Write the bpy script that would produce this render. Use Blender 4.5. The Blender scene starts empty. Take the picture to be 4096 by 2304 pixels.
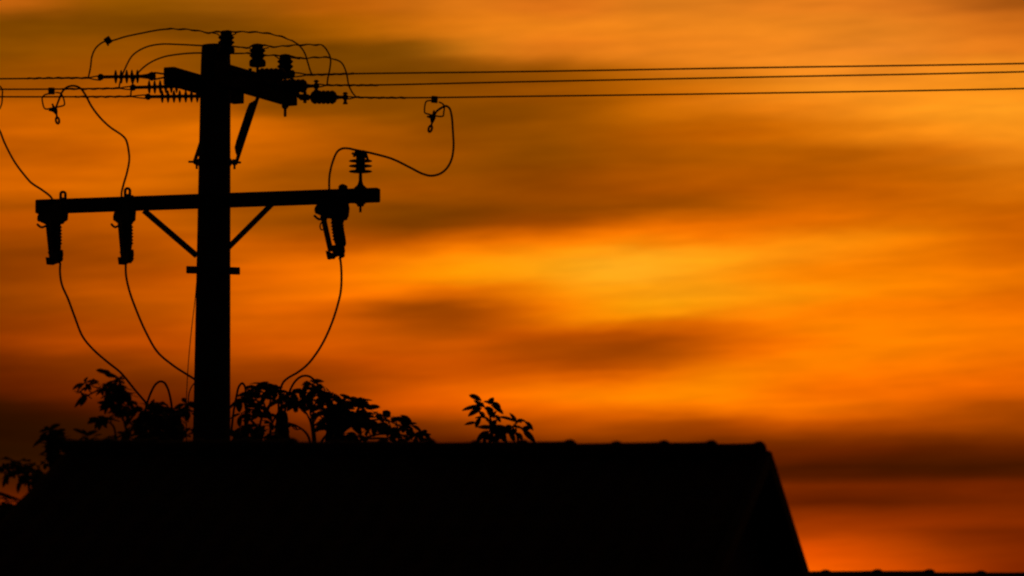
import bpy, math, random
from mathutils import Vector, Matrix

# ------------------------------------------------------------------ camera, world, sun, exposure
scene = bpy.context.scene
col = scene.collection
R = math.radians
F = 28000.0                      # focal length in photograph pixels (4096 wide): a long telephoto
PITCH = R(6.8)
EYE = Vector((0.0, 0.0, 1.7))
W_PX, H_PX = 4096.0, 2304.0

cam_data = bpy.data.cameras.new("camera")
cam = bpy.data.objects.new("camera", cam_data)
col.objects.link(cam)
cam.location = EYE
cam.rotation_euler = (math.pi / 2 + PITCH, 0, 0)
cam_data.sensor_width = 36.0
cam_data.lens = 36.0 * F / W_PX
cam_data.clip_start = 0.5
cam_data.clip_end = 8000.0
cam_data.dof.use_dof = True
cam_data.dof.focus_distance = 73.0
cam_data.dof.aperture_fstop = 4.4
scene.camera = cam
scene.cycles.filter_width = 2.2            # the photograph is a little soft

scene.view_settings.view_transform = 'Standard'
scene.view_settings.look = 'None'
scene.view_settings.gamma = 1.0
scene.view_settings.exposure = 0.0
scene.view_settings.use_curve_mapping = False

def lin(c):
    return c / 12.92 if c <= 0.04045 else ((c + 0.055) / 1.055) ** 2.4

# brightness and colour of the sunset cloud deck, by elevation (rows, top first) and azimuth (stops)
SKY_Y0, SKY_DY, SKY_X0, SKY_X1 = -36.0, 36.0, -640.0, 4630.0
SKY_ROWS = [
    [199, 100, 15, 199, 100, 15, 199, 100, 15, 199, 100, 15, 197, 99, 14, 171, 89, 7, 147, 81, 0, 142, 79, 0, 147, 81, 3, 150, 82, 5, 158, 84, 5, 180, 91, 7, 190, 95, 8, 200, 103, 13, 213, 113, 19, 216, 115, 21, 215, 111, 22, 215, 110, 22, 219, 115, 24, 224, 124, 27, 225, 125, 28, 227, 125, 28, 230, 125, 28, 230, 125, 28, 225, 121, 28, 217, 116, 27, 203, 107, 24, 179, 91, 18, 167, 84, 16, 167, 84, 16, 167, 84, 16, 167, 84, 16],
    [199, 100, 15, 199, 100, 15, 199, 100, 15, 199, 100, 15, 197, 99, 14, 171, 89, 7, 147, 81, 0, 142, 79, 0, 147, 81, 3, 150, 82, 5, 158, 84, 5, 180, 91, 7, 190, 95, 8, 200, 103, 13, 213, 113, 19, 216, 115, 21, 215, 111, 22, 215, 110, 22, 219, 115, 24, 224, 124, 27, 225, 125, 28, 227, 125, 28, 230, 125, 28, 230, 125, 28, 225, 121, 28, 217, 116, 27, 203, 107, 24, 179, 91, 18, 167, 84, 16, 167, 84, 16, 167, 84, 16, 167, 84, 16],
    [195, 98, 14, 195, 98, 14, 195, 98, 14, 195, 98, 14, 194, 98, 14, 169, 88, 7, 145, 80, 0, 141, 78, 0, 145, 80, 3, 148, 81, 5, 156, 84, 5, 178, 90, 6, 189, 95, 8, 201, 103, 13, 213, 114, 19, 217, 116, 21, 216, 112, 22, 216, 111, 22, 220, 116, 24, 224, 124, 27, 226, 125, 28, 228, 126, 28, 230, 125, 28, 230, 125, 28, 226, 122, 28, 218, 116, 27, 204, 107, 24, 180, 91, 19, 169, 85, 16, 169, 85, 16, 169, 85, 16, 169, 85, 16],
    [149, 78, 5, 149, 78, 5, 149, 78, 5, 149, 78, 5, 148, 78, 5, 139, 74, 2, 130, 71, 0, 128, 70, 0, 127, 69, 1, 129, 70, 2, 140, 75, 1, 163, 86, 1, 182, 95, 4, 201, 105, 10, 218, 116, 16, 229, 123, 21, 231, 124, 22, 229, 123, 23, 231, 126, 25, 232, 128, 26, 232, 129, 27, 234, 130, 28, 234, 130, 28, 232, 129, 29, 230, 128, 29, 226, 124, 29, 213, 113, 25, 199, 103, 21, 196, 101, 20, 196, 101, 20, 196, 101, 20, 196, 101, 20],
    [125, 68, 0, 125, 68, 0, 125, 68, 0, 125, 68, 0, 125, 68, 0, 124, 67, 0, 122, 66, 0, 121, 65, 0, 118, 64, 0, 120, 65, 0, 133, 72, 0, 157, 84, 0, 179, 95, 3, 201, 106, 9, 219, 117, 15, 234, 127, 21, 239, 131, 23, 238, 130, 24, 236, 130, 25, 236, 130, 25, 236, 131, 27, 236, 132, 28, 236, 132, 28, 234, 131, 29, 232, 130, 30, 231, 129, 30, 221, 119, 26, 213, 111, 22, 212, 110, 22, 212, 110, 22, 212, 110, 22, 212, 110, 22],
    [128, 69, 0, 128, 69, 0, 128, 69, 0, 128, 69, 0, 128, 69, 0, 127, 69, 0, 127, 68, 0, 129, 69, 0, 123, 66, 0, 120, 65, 0, 130, 70, 0, 149, 80, 0, 166, 88, 2, 182, 97, 7, 198, 107, 13, 223, 122, 20, 235, 128, 23, 233, 125, 23, 234, 127, 24, 238, 130, 25, 238, 131, 27, 237, 132, 28, 236, 132, 28, 234, 131, 29, 232, 130, 30, 231, 129, 30, 224, 121, 27, 216, 113, 23, 216, 113, 23, 216, 113, 23, 216, 113, 23, 216, 113, 23],
    [139, 75, 0, 139, 75, 0, 139, 75, 0, 139, 75, 0, 139, 75, 0, 142, 75, 0, 147, 77, 0, 148, 77, 0, 137, 73, 0, 123, 67, 0, 121, 66, 0, 124, 68, 0, 125, 68, 0, 128, 71, 2, 158, 90, 9, 206, 115, 18, 227, 122, 23, 225, 118, 22, 232, 124, 24, 240, 131, 26, 241, 132, 27, 238, 132, 28, 237, 131, 28, 234, 131, 30, 232, 130, 32, 231, 129, 32, 228, 125, 28, 224, 120, 25, 224, 119, 25, 224, 119, 25, 224, 119, 25, 224, 119, 25],
    [140, 75, 0, 140, 75, 0, 140, 75, 0, 140, 75, 0, 140, 75, 0, 144, 76, 0, 150, 78, 0, 150, 78, 0, 138, 73, 0, 123, 67, 0, 120, 66, 0, 121, 66, 0, 120, 66, 0, 123, 69, 2, 158, 89, 9, 204, 113, 18, 217, 116, 20, 215, 114, 20, 222, 120, 22, 231, 126, 25, 236, 130, 26, 240, 133, 28, 240, 134, 29, 236, 132, 31, 233, 130, 32, 232, 130, 32, 229, 125, 28, 226, 121, 25, 226, 121, 25, 226, 121, 25, 226, 121, 25, 226, 121, 25],
    [140, 73, 0, 140, 73, 0, 140, 73, 0, 140, 73, 0, 140, 73, 0, 149, 76, 0, 160, 80, 0, 158, 80, 0, 138, 73, 0, 124, 68, 0, 122, 67, 0, 122, 66, 0, 121, 66, 0, 122, 67, 1, 142, 78, 5, 165, 89, 8, 175, 93, 9, 181, 95, 10, 193, 103, 13, 209, 113, 18, 227, 124, 23, 239, 133, 28, 247, 139, 32, 246, 140, 33, 237, 134, 31, 235, 133, 30, 235, 132, 29, 235, 133, 27, 235, 133, 27, 235, 133, 27, 235, 133, 27, 235, 133, 27],
    [141, 72, 0, 141, 72, 0, 141, 72, 0, 141, 72, 0, 141, 73, 0, 154, 77, 0, 164, 82, 0, 160, 80, 0, 137, 72, 0, 125, 68, 0, 123, 67, 0, 122, 66, 0, 122, 66, 0, 120, 65, 0, 119, 64, 0, 127, 67, 0, 139, 72, 0, 151, 78, 0, 170, 89, 3, 197, 104, 10, 217, 117, 17, 228, 126, 23, 240, 136, 29, 246, 140, 32, 239, 136, 31, 238, 135, 30, 239, 137, 29, 240, 140, 28, 240, 140, 28, 240, 140, 28, 240, 140, 28, 240, 140, 28],
    [148, 74, 0, 148, 74, 0, 148, 74, 0, 148, 74, 0, 148, 75, 0, 159, 79, 0, 168, 82, 0, 167, 82, 0, 155, 78, 0, 141, 73, 0, 130, 69, 0, 124, 66, 0, 123, 66, 0, 124, 66, 0, 124, 65, 0, 127, 66, 0, 137, 70, 0, 148, 76, 0, 168, 87, 0, 190, 100, 5, 203, 109, 10, 213, 116, 14, 229, 128, 21, 244, 140, 29, 244, 140, 30, 243, 140, 29, 244, 141, 28, 244, 142, 27, 244, 142, 27, 244, 142, 27, 244, 142, 27, 244, 142, 27],
    [159, 78, 0, 159, 78, 0, 159, 78, 0, 159, 78, 0, 159, 78, 0, 166, 81, 0, 174, 84, 0, 177, 85, 0, 178, 85, 0, 169, 82, 0, 136, 70, 0, 125, 66, 0, 126, 67, 0, 131, 69, 0, 135, 70, 0, 141, 72, 0, 148, 74, 0, 156, 79, 0, 169, 86, 0, 184, 95, 1, 204, 106, 6, 221, 118, 12, 239, 134, 21, 250, 146, 29, 251, 146, 29, 250, 145, 28, 250, 145, 27, 249, 145, 26, 249, 145, 26, 249, 145, 26, 249, 145, 26, 249, 145, 26],
    [168, 81, 0, 168, 81, 0, 168, 81, 0, 168, 81, 0, 169, 81, 0, 174, 84, 0, 178, 85, 0, 182, 87, 0, 183, 87, 0, 168, 82, 0, 133, 69, 0, 127, 67, 0, 130, 68, 0, 135, 70, 0, 137, 71, 0, 142, 72, 0, 146, 73, 0, 155, 78, 0, 168, 86, 0, 187, 96, 2, 216, 112, 9, 230, 123, 15, 237, 131, 21, 243, 137, 25, 248, 143, 27, 252, 146, 27, 252, 147, 27, 252, 147, 27, 252, 148, 27, 252, 148, 27, 252, 148, 27, 252, 148, 27],
    [191, 90, 0, 191, 90, 0, 191, 90, 0, 191, 90, 0, 191, 91, 0, 191, 91, 0, 192, 91, 0, 193, 91, 0, 192, 91, 0, 174, 84, 0, 139, 71, 0, 137, 71, 0, 138, 71, 0, 139, 72, 0, 138, 71, 0, 133, 68, 0, 133, 68, 0, 148, 75, 0, 166, 84, 0, 192, 99, 2, 216, 113, 7, 220, 116, 11, 222, 118, 14, 231, 126, 18, 247, 140, 24, 255, 149, 27, 255, 152, 28, 255, 153, 29, 255, 154, 30, 255, 154, 30, 255, 154, 30, 255, 154, 30],
    [197, 93, 0, 197, 93, 0, 197, 93, 0, 197, 93, 0, 197, 93, 0, 197, 93, 0, 196, 93, 0, 198, 94, 0, 204, 98, 0, 199, 97, 0, 164, 82, 0, 149, 75, 0, 145, 74, 0, 144, 74, 0, 138, 71, 0, 131, 67, 0, 135, 68, 0, 152, 77, 0, 169, 86, 0, 197, 102, 2, 210, 108, 4, 208, 107, 5, 212, 110, 9, 228, 123, 15, 246, 139, 22, 253, 147, 25, 254, 151, 27, 255, 153, 29, 255, 154, 29, 255, 154, 29, 255, 154, 29, 255, 154, 29],
    [203, 95, 0, 203, 95, 0, 203, 95, 0, 203, 95, 0, 203, 95, 0, 202, 95, 0, 202, 96, 0, 210, 101, 0, 222, 109, 0, 220, 107, 0, 205, 99, 0, 185, 90, 0, 173, 85, 0, 163, 81, 0, 144, 72, 0, 137, 69, 0, 143, 72, 0, 152, 77, 0, 165, 83, 0, 187, 94, 1, 192, 95, 0, 195, 96, 1, 202, 101, 2, 215, 112, 7, 231, 125, 13, 242, 136, 19, 249, 143, 23, 252, 148, 25, 253, 149, 26, 253, 149, 26, 253, 149, 26, 253, 149, 26],
    [205, 95, 0, 205, 95, 0, 205, 95, 0, 205, 95, 0, 204, 95, 0, 202, 95, 0, 205, 98, 0, 217, 105, 0, 225, 110, 0, 221, 106, 0, 211, 101, 0, 192, 93, 0, 180, 88, 0, 164, 81, 0, 144, 71, 0, 141, 71, 0, 147, 74, 0, 151, 77, 0, 165, 82, 0, 181, 88, 0, 185, 90, 0, 192, 92, 0, 200, 98, 0, 214, 110, 5, 228, 123, 12, 240, 133, 17, 247, 140, 21, 250, 145, 24, 251, 147, 25, 251, 147, 25, 251, 147, 25, 251, 147, 25],
    [197, 91, 0, 197, 91, 0, 197, 91, 0, 197, 91, 0, 197, 91, 0, 197, 92, 0, 203, 95, 0, 212, 101, 0, 218, 106, 0, 216, 104, 0, 206, 99, 0, 190, 91, 0, 173, 84, 0, 159, 78, 0, 150, 74, 0, 147, 73, 0, 143, 72, 0, 143, 72, 0, 158, 78, 0, 170, 83, 0, 177, 86, 0, 187, 91, 0, 193, 96, 1, 203, 103, 4, 209, 109, 7, 217, 114, 10, 225, 120, 13, 235, 130, 18, 240, 136, 20, 240, 136, 20, 240, 136, 20, 240, 136, 20],
    [190, 88, 0, 190, 88, 0, 190, 88, 0, 190, 88, 0, 190, 88, 0, 193, 89, 0, 199, 91, 0, 208, 99, 0, 215, 105, 0, 212, 102, 0, 202, 97, 0, 182, 87, 0, 166, 80, 0, 160, 78, 0, 156, 75, 0, 146, 72, 0, 136, 68, 0, 139, 70, 0, 154, 75, 0, 161, 78, 0, 170, 83, 0, 179, 88, 0, 181, 89, 0, 183, 89, 0, 187, 92, 1, 198, 98, 3, 211, 107, 7, 227, 122, 14, 234, 129, 18, 234, 129, 18, 234, 129, 18, 234, 129, 18],
    [194, 89, 0, 194, 89, 0, 194, 89, 0, 194, 89, 0, 194, 90, 0, 198, 91, 0, 203, 94, 0, 212, 101, 0, 215, 104, 0, 207, 99, 0, 189, 91, 0, 170, 82, 0, 161, 78, 0, 156, 76, 0, 152, 74, 0, 143, 71, 0, 137, 68, 0, 143, 70, 0, 156, 76, 0, 164, 79, 0, 175, 85, 0, 180, 87, 0, 180, 87, 0, 181, 87, 0, 187, 91, 1, 198, 97, 3, 210, 107, 7, 224, 120, 13, 229, 125, 15, 229, 125, 15, 229, 125, 15, 229, 125, 15],
    [203, 94, 0, 203, 94, 0, 203, 94, 0, 203, 94, 0, 203, 94, 0, 206, 96, 0, 210, 98, 0, 215, 103, 0, 213, 102, 0, 190, 92, 0, 167, 81, 0, 159, 77, 0, 151, 74, 0, 149, 74, 0, 150, 75, 0, 146, 72, 0, 140, 67, 0, 146, 69, 0, 161, 76, 0, 170, 81, 0, 178, 84, 0, 181, 86, 0, 180, 85, 0, 179, 85, 0, 183, 87, 0, 192, 93, 0, 199, 99, 2, 210, 108, 6, 215, 112, 9, 215, 112, 9, 215, 112, 9, 215, 112, 9],
    [209, 97, 0, 209, 97, 0, 209, 97, 0, 209, 97, 0, 209, 97, 0, 211, 98, 0, 214, 101, 0, 216, 103, 0, 207, 100, 0, 179, 86, 0, 167, 81, 0, 160, 78, 0, 154, 76, 0, 157, 77, 0, 157, 76, 0, 148, 71, 0, 142, 67, 0, 151, 70, 0, 162, 76, 0, 171, 80, 0, 177, 83, 0, 179, 84, 0, 181, 85, 0, 183, 86, 0, 187, 88, 0, 193, 93, 0, 200, 98, 1, 211, 107, 5, 217, 112, 7, 217, 112, 7, 217, 112, 7, 217, 112, 7],
    [215, 100, 0, 215, 100, 0, 215, 100, 0, 215, 100, 0, 215, 100, 0, 214, 100, 0, 215, 103, 0, 215, 103, 0, 201, 96, 0, 179, 86, 0, 172, 83, 0, 163, 79, 0, 162, 79, 0, 167, 79, 0, 161, 76, 0, 148, 71, 0, 146, 68, 0, 150, 69, 0, 158, 73, 0, 169, 77, 0, 171, 79, 0, 176, 81, 0, 186, 86, 0, 191, 88, 0, 194, 91, 0, 197, 93, 0, 203, 98, 1, 218, 109, 4, 224, 114, 5, 224, 114, 5, 224, 114, 5, 224, 114, 5],
    [198, 92, 0, 198, 92, 0, 198, 92, 0, 198, 92, 0, 197, 91, 0, 197, 92, 0, 207, 98, 0, 204, 95, 0, 190, 88, 0, 175, 83, 0, 165, 79, 0, 159, 77, 0, 160, 77, 0, 155, 74, 0, 144, 69, 0, 139, 66, 0, 143, 66, 0, 147, 68, 0, 153, 71, 0, 157, 73, 0, 156, 73, 0, 164, 77, 0, 187, 87, 0, 202, 94, 0, 205, 96, 0, 204, 96, 0, 208, 101, 1, 217, 108, 3, 216, 108, 3, 216, 108, 3, 216, 108, 3, 216, 108, 3],
    [175, 80, 0, 175, 80, 0, 175, 80, 0, 175, 80, 0, 175, 80, 0, 180, 82, 0, 191, 87, 0, 191, 86, 0, 184, 84, 0, 168, 79, 0, 158, 75, 0, 154, 74, 0, 146, 71, 0, 134, 65, 0, 129, 62, 0, 133, 63, 0, 141, 66, 0, 144, 67, 0, 148, 69, 0, 154, 72, 0, 163, 77, 0, 177, 84, 0, 200, 94, 0, 213, 100, 0, 211, 100, 0, 209, 100, 0, 207, 100, 0, 202, 97, 0, 201, 96, 0, 201, 96, 0, 201, 96, 0, 201, 96, 0],
    [180, 80, 0, 180, 80, 0, 180, 80, 0, 180, 80, 0, 181, 80, 0, 183, 81, 0, 186, 83, 0, 193, 88, 0, 194, 90, 0, 176, 84, 0, 160, 77, 0, 151, 72, 0, 141, 68, 0, 126, 62, 0, 121, 59, 0, 128, 60, 0, 139, 62, 0, 151, 68, 0, 164, 75, 0, 184, 86, 0, 203, 96, 0, 214, 100, 0, 219, 102, 0, 217, 102, 0, 214, 102, 0, 214, 102, 0, 206, 99, 0, 201, 95, 0, 201, 95, 0, 201, 95, 0, 201, 95, 0, 201, 95, 0],
    [184, 80, 0, 184, 80, 0, 184, 80, 0, 184, 80, 0, 184, 80, 0, 180, 79, 0, 183, 82, 0, 200, 91, 0, 201, 94, 0, 180, 86, 0, 163, 78, 0, 156, 73, 0, 143, 67, 0, 125, 60, 0, 126, 59, 0, 140, 63, 0, 158, 70, 0, 179, 80, 0, 201, 92, 0, 223, 104, 0, 236, 110, 0, 235, 110, 0, 226, 106, 0, 221, 106, 0, 223, 109, 0, 227, 113, 1, 220, 107, 0, 208, 97, 0, 205, 95, 0, 205, 95, 0, 205, 95, 0, 205, 95, 0],
    [173, 75, 0, 173, 75, 0, 173, 75, 0, 173, 75, 0, 173, 75, 0, 169, 74, 0, 172, 76, 0, 189, 85, 0, 198, 90, 0, 192, 89, 0, 185, 85, 0, 172, 78, 0, 156, 70, 0, 154, 69, 0, 167, 75, 0, 185, 84, 0, 203, 92, 0, 223, 104, 0, 241, 116, 1, 250, 121, 2, 248, 120, 2, 242, 118, 2, 238, 118, 3, 239, 124, 4, 245, 131, 6, 245, 129, 3, 232, 116, 0, 214, 101, 0, 207, 96, 0, 207, 96, 0, 207, 96, 0, 207, 96, 0],
    [161, 70, 0, 161, 70, 0, 161, 70, 0, 161, 70, 0, 161, 70, 0, 157, 68, 0, 163, 71, 0, 184, 81, 0, 201, 90, 0, 207, 93, 0, 198, 89, 0, 180, 80, 0, 178, 78, 0, 190, 85, 0, 209, 97, 0, 229, 108, 0, 245, 118, 1, 255, 128, 3, 255, 136, 5, 255, 137, 7, 254, 134, 7, 252, 133, 7, 253, 137, 8, 255, 142, 9, 255, 139, 7, 246, 128, 2, 232, 115, 0, 213, 101, 0, 206, 95, 0, 206, 95, 0, 206, 95, 0, 206, 95, 0],
    [146, 63, 0, 146, 63, 0, 146, 63, 0, 146, 63, 0, 146, 63, 0, 147, 63, 0, 156, 67, 0, 170, 74, 0, 183, 81, 0, 201, 91, 0, 206, 93, 0, 204, 91, 0, 213, 97, 0, 229, 109, 0, 245, 122, 1, 255, 133, 3, 255, 140, 7, 255, 147, 10, 255, 155, 18, 255, 159, 22, 255, 155, 18, 255, 151, 15, 255, 146, 12, 255, 141, 10, 251, 135, 6, 240, 122, 1, 230, 114, 0, 217, 103, 0, 211, 98, 0, 211, 98, 0, 211, 98, 0, 211, 98, 0],
    [140, 60, 0, 140, 60, 0, 140, 60, 0, 140, 60, 0, 141, 60, 0, 146, 62, 0, 155, 66, 0, 163, 71, 0, 177, 78, 0, 204, 92, 0, 219, 100, 0, 230, 105, 0, 242, 114, 0, 252, 128, 2, 255, 141, 4, 255, 149, 8, 255, 156, 12, 255, 161, 18, 255, 168, 27, 255, 167, 27, 255, 162, 22, 255, 154, 16, 255, 143, 11, 254, 138, 8, 248, 129, 4, 238, 120, 0, 232, 115, 0, 221, 106, 0, 216, 101, 0, 216, 101, 0, 216, 101, 0, 216, 101, 0],
    [140, 59, 0, 140, 59, 0, 140, 59, 0, 140, 59, 0, 141, 59, 0, 152, 64, 0, 167, 72, 0, 174, 74, 0, 185, 79, 0, 208, 91, 0, 227, 102, 0, 241, 111, 0, 250, 120, 0, 254, 133, 1, 255, 146, 2, 255, 153, 6, 255, 158, 11, 255, 163, 18, 255, 170, 28, 255, 169, 29, 255, 161, 21, 255, 150, 13, 255, 141, 7, 255, 132, 2, 250, 127, 0, 244, 124, 0, 239, 120, 0, 232, 113, 0, 230, 111, 0, 230, 111, 0, 230, 111, 0, 230, 111, 0],
    [143, 60, 0, 143, 60, 0, 143, 60, 0, 143, 60, 0, 144, 60, 0, 162, 69, 0, 177, 76, 0, 182, 77, 0, 192, 81, 0, 214, 94, 0, 230, 103, 0, 242, 112, 0, 250, 121, 0, 255, 133, 0, 254, 141, 0, 248, 141, 4, 250, 145, 8, 255, 156, 14, 255, 168, 26, 255, 166, 26, 255, 157, 17, 255, 149, 11, 255, 139, 5, 255, 132, 0, 252, 130, 0, 248, 128, 0, 245, 125, 0, 239, 118, 0, 236, 115, 0, 236, 115, 0, 236, 115, 0, 236, 115, 0],
    [150, 64, 0, 150, 64, 0, 150, 64, 0, 150, 64, 0, 151, 64, 0, 164, 70, 0, 186, 80, 0, 194, 83, 0, 202, 87, 0, 216, 95, 0, 225, 101, 0, 239, 111, 0, 252, 120, 0, 255, 125, 0, 240, 115, 0, 224, 108, 1, 239, 122, 1, 255, 143, 5, 255, 157, 14, 255, 158, 15, 255, 157, 15, 255, 154, 13, 255, 146, 7, 255, 142, 4, 253, 137, 2, 251, 130, 0, 247, 126, 0, 235, 115, 0, 228, 108, 0, 228, 108, 0, 228, 108, 0, 228, 108, 0],
    [148, 63, 0, 148, 63, 0, 148, 63, 0, 148, 63, 0, 148, 63, 0, 163, 69, 0, 185, 80, 0, 193, 83, 0, 200, 87, 0, 212, 93, 0, 226, 102, 0, 240, 111, 0, 246, 114, 0, 233, 107, 0, 205, 91, 0, 205, 94, 0, 229, 112, 0, 249, 132, 3, 255, 149, 8, 255, 157, 12, 255, 159, 15, 255, 154, 12, 255, 147, 6, 255, 142, 4, 254, 133, 1, 252, 129, 0, 244, 122, 0, 230, 109, 0, 226, 105, 0, 226, 105, 0, 226, 105, 0, 226, 105, 0],
    [137, 56, 0, 137, 56, 0, 137, 56, 0, 137, 56, 0, 138, 57, 0, 153, 64, 0, 168, 72, 0, 180, 78, 0, 192, 83, 0, 209, 92, 0, 227, 101, 0, 232, 102, 0, 212, 93, 0, 176, 76, 0, 154, 66, 0, 168, 72, 0, 203, 91, 0, 242, 120, 0, 255, 147, 4, 255, 160, 9, 255, 159, 10, 255, 148, 7, 255, 141, 5, 255, 132, 2, 255, 126, 0, 253, 124, 0, 243, 117, 0, 236, 110, 0, 237, 110, 0, 237, 110, 0, 237, 110, 0, 237, 110, 0],
    [137, 55, 0, 137, 55, 0, 137, 55, 0, 137, 55, 0, 138, 56, 0, 152, 63, 0, 166, 70, 0, 180, 76, 0, 191, 82, 0, 209, 91, 0, 222, 97, 0, 219, 94, 0, 193, 82, 0, 161, 68, 0, 148, 62, 0, 166, 70, 0, 206, 92, 0, 245, 123, 0, 255, 143, 2, 252, 143, 3, 245, 135, 4, 249, 131, 4, 255, 131, 3, 255, 127, 1, 255, 126, 0, 254, 126, 0, 249, 121, 0, 244, 115, 0, 242, 114, 0, 242, 114, 0, 242, 114, 0, 242, 114, 0],
    [136, 53, 0, 136, 53, 0, 136, 53, 0, 136, 53, 0, 137, 54, 0, 154, 61, 0, 169, 68, 0, 179, 73, 0, 187, 77, 0, 198, 84, 0, 208, 90, 0, 212, 90, 0, 201, 85, 0, 180, 76, 0, 163, 69, 0, 170, 72, 0, 198, 86, 0, 220, 102, 0, 220, 105, 0, 215, 101, 0, 218, 100, 0, 241, 111, 0, 255, 123, 0, 255, 129, 0, 255, 131, 0, 255, 129, 0, 253, 126, 0, 248, 120, 0, 245, 118, 0, 245, 118, 0, 245, 118, 0, 245, 118, 0],
    [141, 54, 0, 141, 54, 0, 141, 54, 0, 141, 54, 0, 143, 55, 0, 161, 63, 0, 176, 70, 0, 182, 73, 0, 185, 74, 0, 195, 81, 0, 208, 88, 0, 214, 90, 0, 205, 86, 0, 187, 79, 0, 172, 73, 0, 180, 75, 0, 194, 80, 0, 191, 79, 0, 186, 78, 0, 188, 79, 0, 205, 88, 0, 235, 106, 0, 250, 119, 0, 253, 126, 0, 255, 129, 0, 255, 129, 0, 253, 126, 0, 247, 120, 0, 244, 118, 0, 244, 118, 0, 244, 118, 0, 244, 118, 0],
    [148, 56, 0, 148, 56, 0, 148, 56, 0, 148, 56, 0, 150, 56, 0, 170, 66, 0, 185, 72, 0, 182, 71, 0, 183, 72, 0, 196, 79, 0, 210, 86, 0, 216, 89, 0, 212, 88, 0, 201, 84, 0, 196, 82, 0, 198, 82, 0, 189, 78, 0, 168, 70, 0, 157, 64, 0, 161, 66, 0, 186, 79, 0, 219, 97, 0, 240, 109, 0, 248, 118, 0, 254, 128, 0, 255, 130, 0, 251, 125, 0, 244, 117, 0, 242, 116, 0, 242, 116, 0, 242, 116, 0, 242, 116, 0],
    [137, 50, 0, 137, 50, 0, 137, 50, 0, 137, 50, 0, 139, 51, 0, 157, 60, 0, 165, 64, 0, 166, 64, 0, 177, 69, 0, 189, 76, 0, 197, 80, 0, 204, 83, 0, 202, 82, 0, 199, 82, 0, 201, 83, 0, 198, 81, 0, 182, 75, 0, 160, 66, 0, 154, 63, 0, 168, 70, 0, 196, 85, 0, 228, 102, 0, 245, 113, 0, 252, 124, 0, 255, 130, 0, 254, 128, 0, 250, 121, 0, 244, 116, 0, 242, 114, 0, 242, 114, 0, 242, 114, 0, 242, 114, 0],
    [111, 39, 0, 111, 39, 0, 111, 39, 0, 111, 39, 0, 112, 39, 0, 127, 47, 0, 139, 54, 0, 153, 60, 0, 165, 65, 0, 169, 68, 0, 172, 69, 0, 180, 71, 0, 185, 72, 0, 193, 76, 0, 200, 80, 0, 196, 78, 0, 181, 73, 0, 167, 68, 0, 166, 68, 0, 181, 77, 0, 209, 93, 0, 239, 111, 0, 252, 123, 0, 255, 130, 0, 255, 129, 0, 253, 124, 0, 250, 120, 0, 243, 113, 0, 240, 110, 0, 240, 110, 0, 240, 110, 0, 240, 110, 0],
    [103, 34, 0, 103, 34, 0, 103, 34, 0, 103, 34, 0, 104, 35, 0, 116, 42, 0, 129, 49, 0, 136, 53, 0, 141, 55, 0, 148, 58, 0, 155, 60, 0, 160, 62, 0, 169, 65, 0, 186, 73, 0, 197, 79, 0, 197, 79, 0, 193, 79, 0, 186, 76, 0, 187, 77, 0, 199, 86, 0, 225, 105, 0, 250, 124, 0, 255, 127, 0, 254, 126, 0, 253, 122, 0, 251, 119, 0, 247, 115, 0, 237, 107, 0, 234, 104, 0, 234, 104, 0, 234, 104, 0, 234, 104, 0],
    [100, 32, 0, 100, 32, 0, 100, 32, 0, 100, 32, 0, 101, 33, 0, 111, 38, 0, 119, 43, 0, 119, 45, 0, 122, 46, 0, 136, 52, 0, 145, 55, 0, 147, 57, 0, 161, 63, 0, 186, 73, 0, 201, 80, 0, 208, 85, 0, 216, 92, 0, 222, 96, 0, 230, 101, 0, 240, 111, 0, 253, 128, 0, 255, 134, 0, 255, 125, 0, 252, 119, 0, 250, 115, 0, 249, 114, 0, 241, 108, 0, 231, 101, 0, 230, 100, 0, 230, 100, 0, 230, 100, 0, 230, 100, 0],
    [93, 29, 0, 93, 29, 0, 93, 29, 0, 93, 29, 0, 94, 29, 0, 106, 35, 0, 114, 39, 0, 113, 40, 0, 116, 42, 0, 128, 47, 0, 137, 51, 0, 142, 54, 0, 161, 63, 0, 194, 77, 0, 220, 90, 0, 234, 101, 0, 242, 109, 0, 248, 117, 0, 254, 122, 0, 255, 128, 0, 255, 137, 0, 255, 132, 0, 251, 119, 0, 249, 112, 0, 247, 110, 0, 246, 109, 0, 241, 105, 0, 237, 102, 0, 237, 102, 0, 237, 102, 0, 237, 102, 0, 237, 102, 0],
    [79, 24, 0, 79, 24, 0, 79, 24, 0, 79, 24, 0, 80, 25, 0, 95, 30, 0, 105, 34, 0, 105, 35, 0, 109, 37, 0, 119, 42, 0, 128, 47, 0, 140, 53, 0, 168, 65, 0, 204, 80, 0, 233, 95, 0, 248, 107, 0, 252, 115, 0, 253, 124, 0, 254, 129, 0, 255, 133, 0, 255, 136, 0, 254, 128, 0, 251, 116, 0, 249, 111, 0, 245, 108, 0, 239, 105, 0, 230, 99, 0, 225, 95, 0, 224, 95, 0, 224, 95, 0, 224, 95, 0, 224, 95, 0],
    [54, 18, 0, 54, 18, 0, 54, 18, 0, 54, 18, 0, 55, 18, 0, 72, 22, 0, 86, 26, 0, 92, 28, 0, 98, 32, 0, 107, 36, 0, 116, 41, 0, 145, 54, 0, 186, 72, 0, 209, 82, 0, 226, 90, 0, 235, 97, 0, 239, 103, 0, 242, 108, 0, 243, 112, 0, 246, 116, 0, 253, 123, 0, 255, 124, 0, 255, 120, 0, 252, 116, 0, 242, 109, 0, 226, 98, 0, 210, 89, 0, 192, 80, 0, 184, 76, 0, 184, 76, 0, 184, 76, 0, 184, 76, 0],
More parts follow.
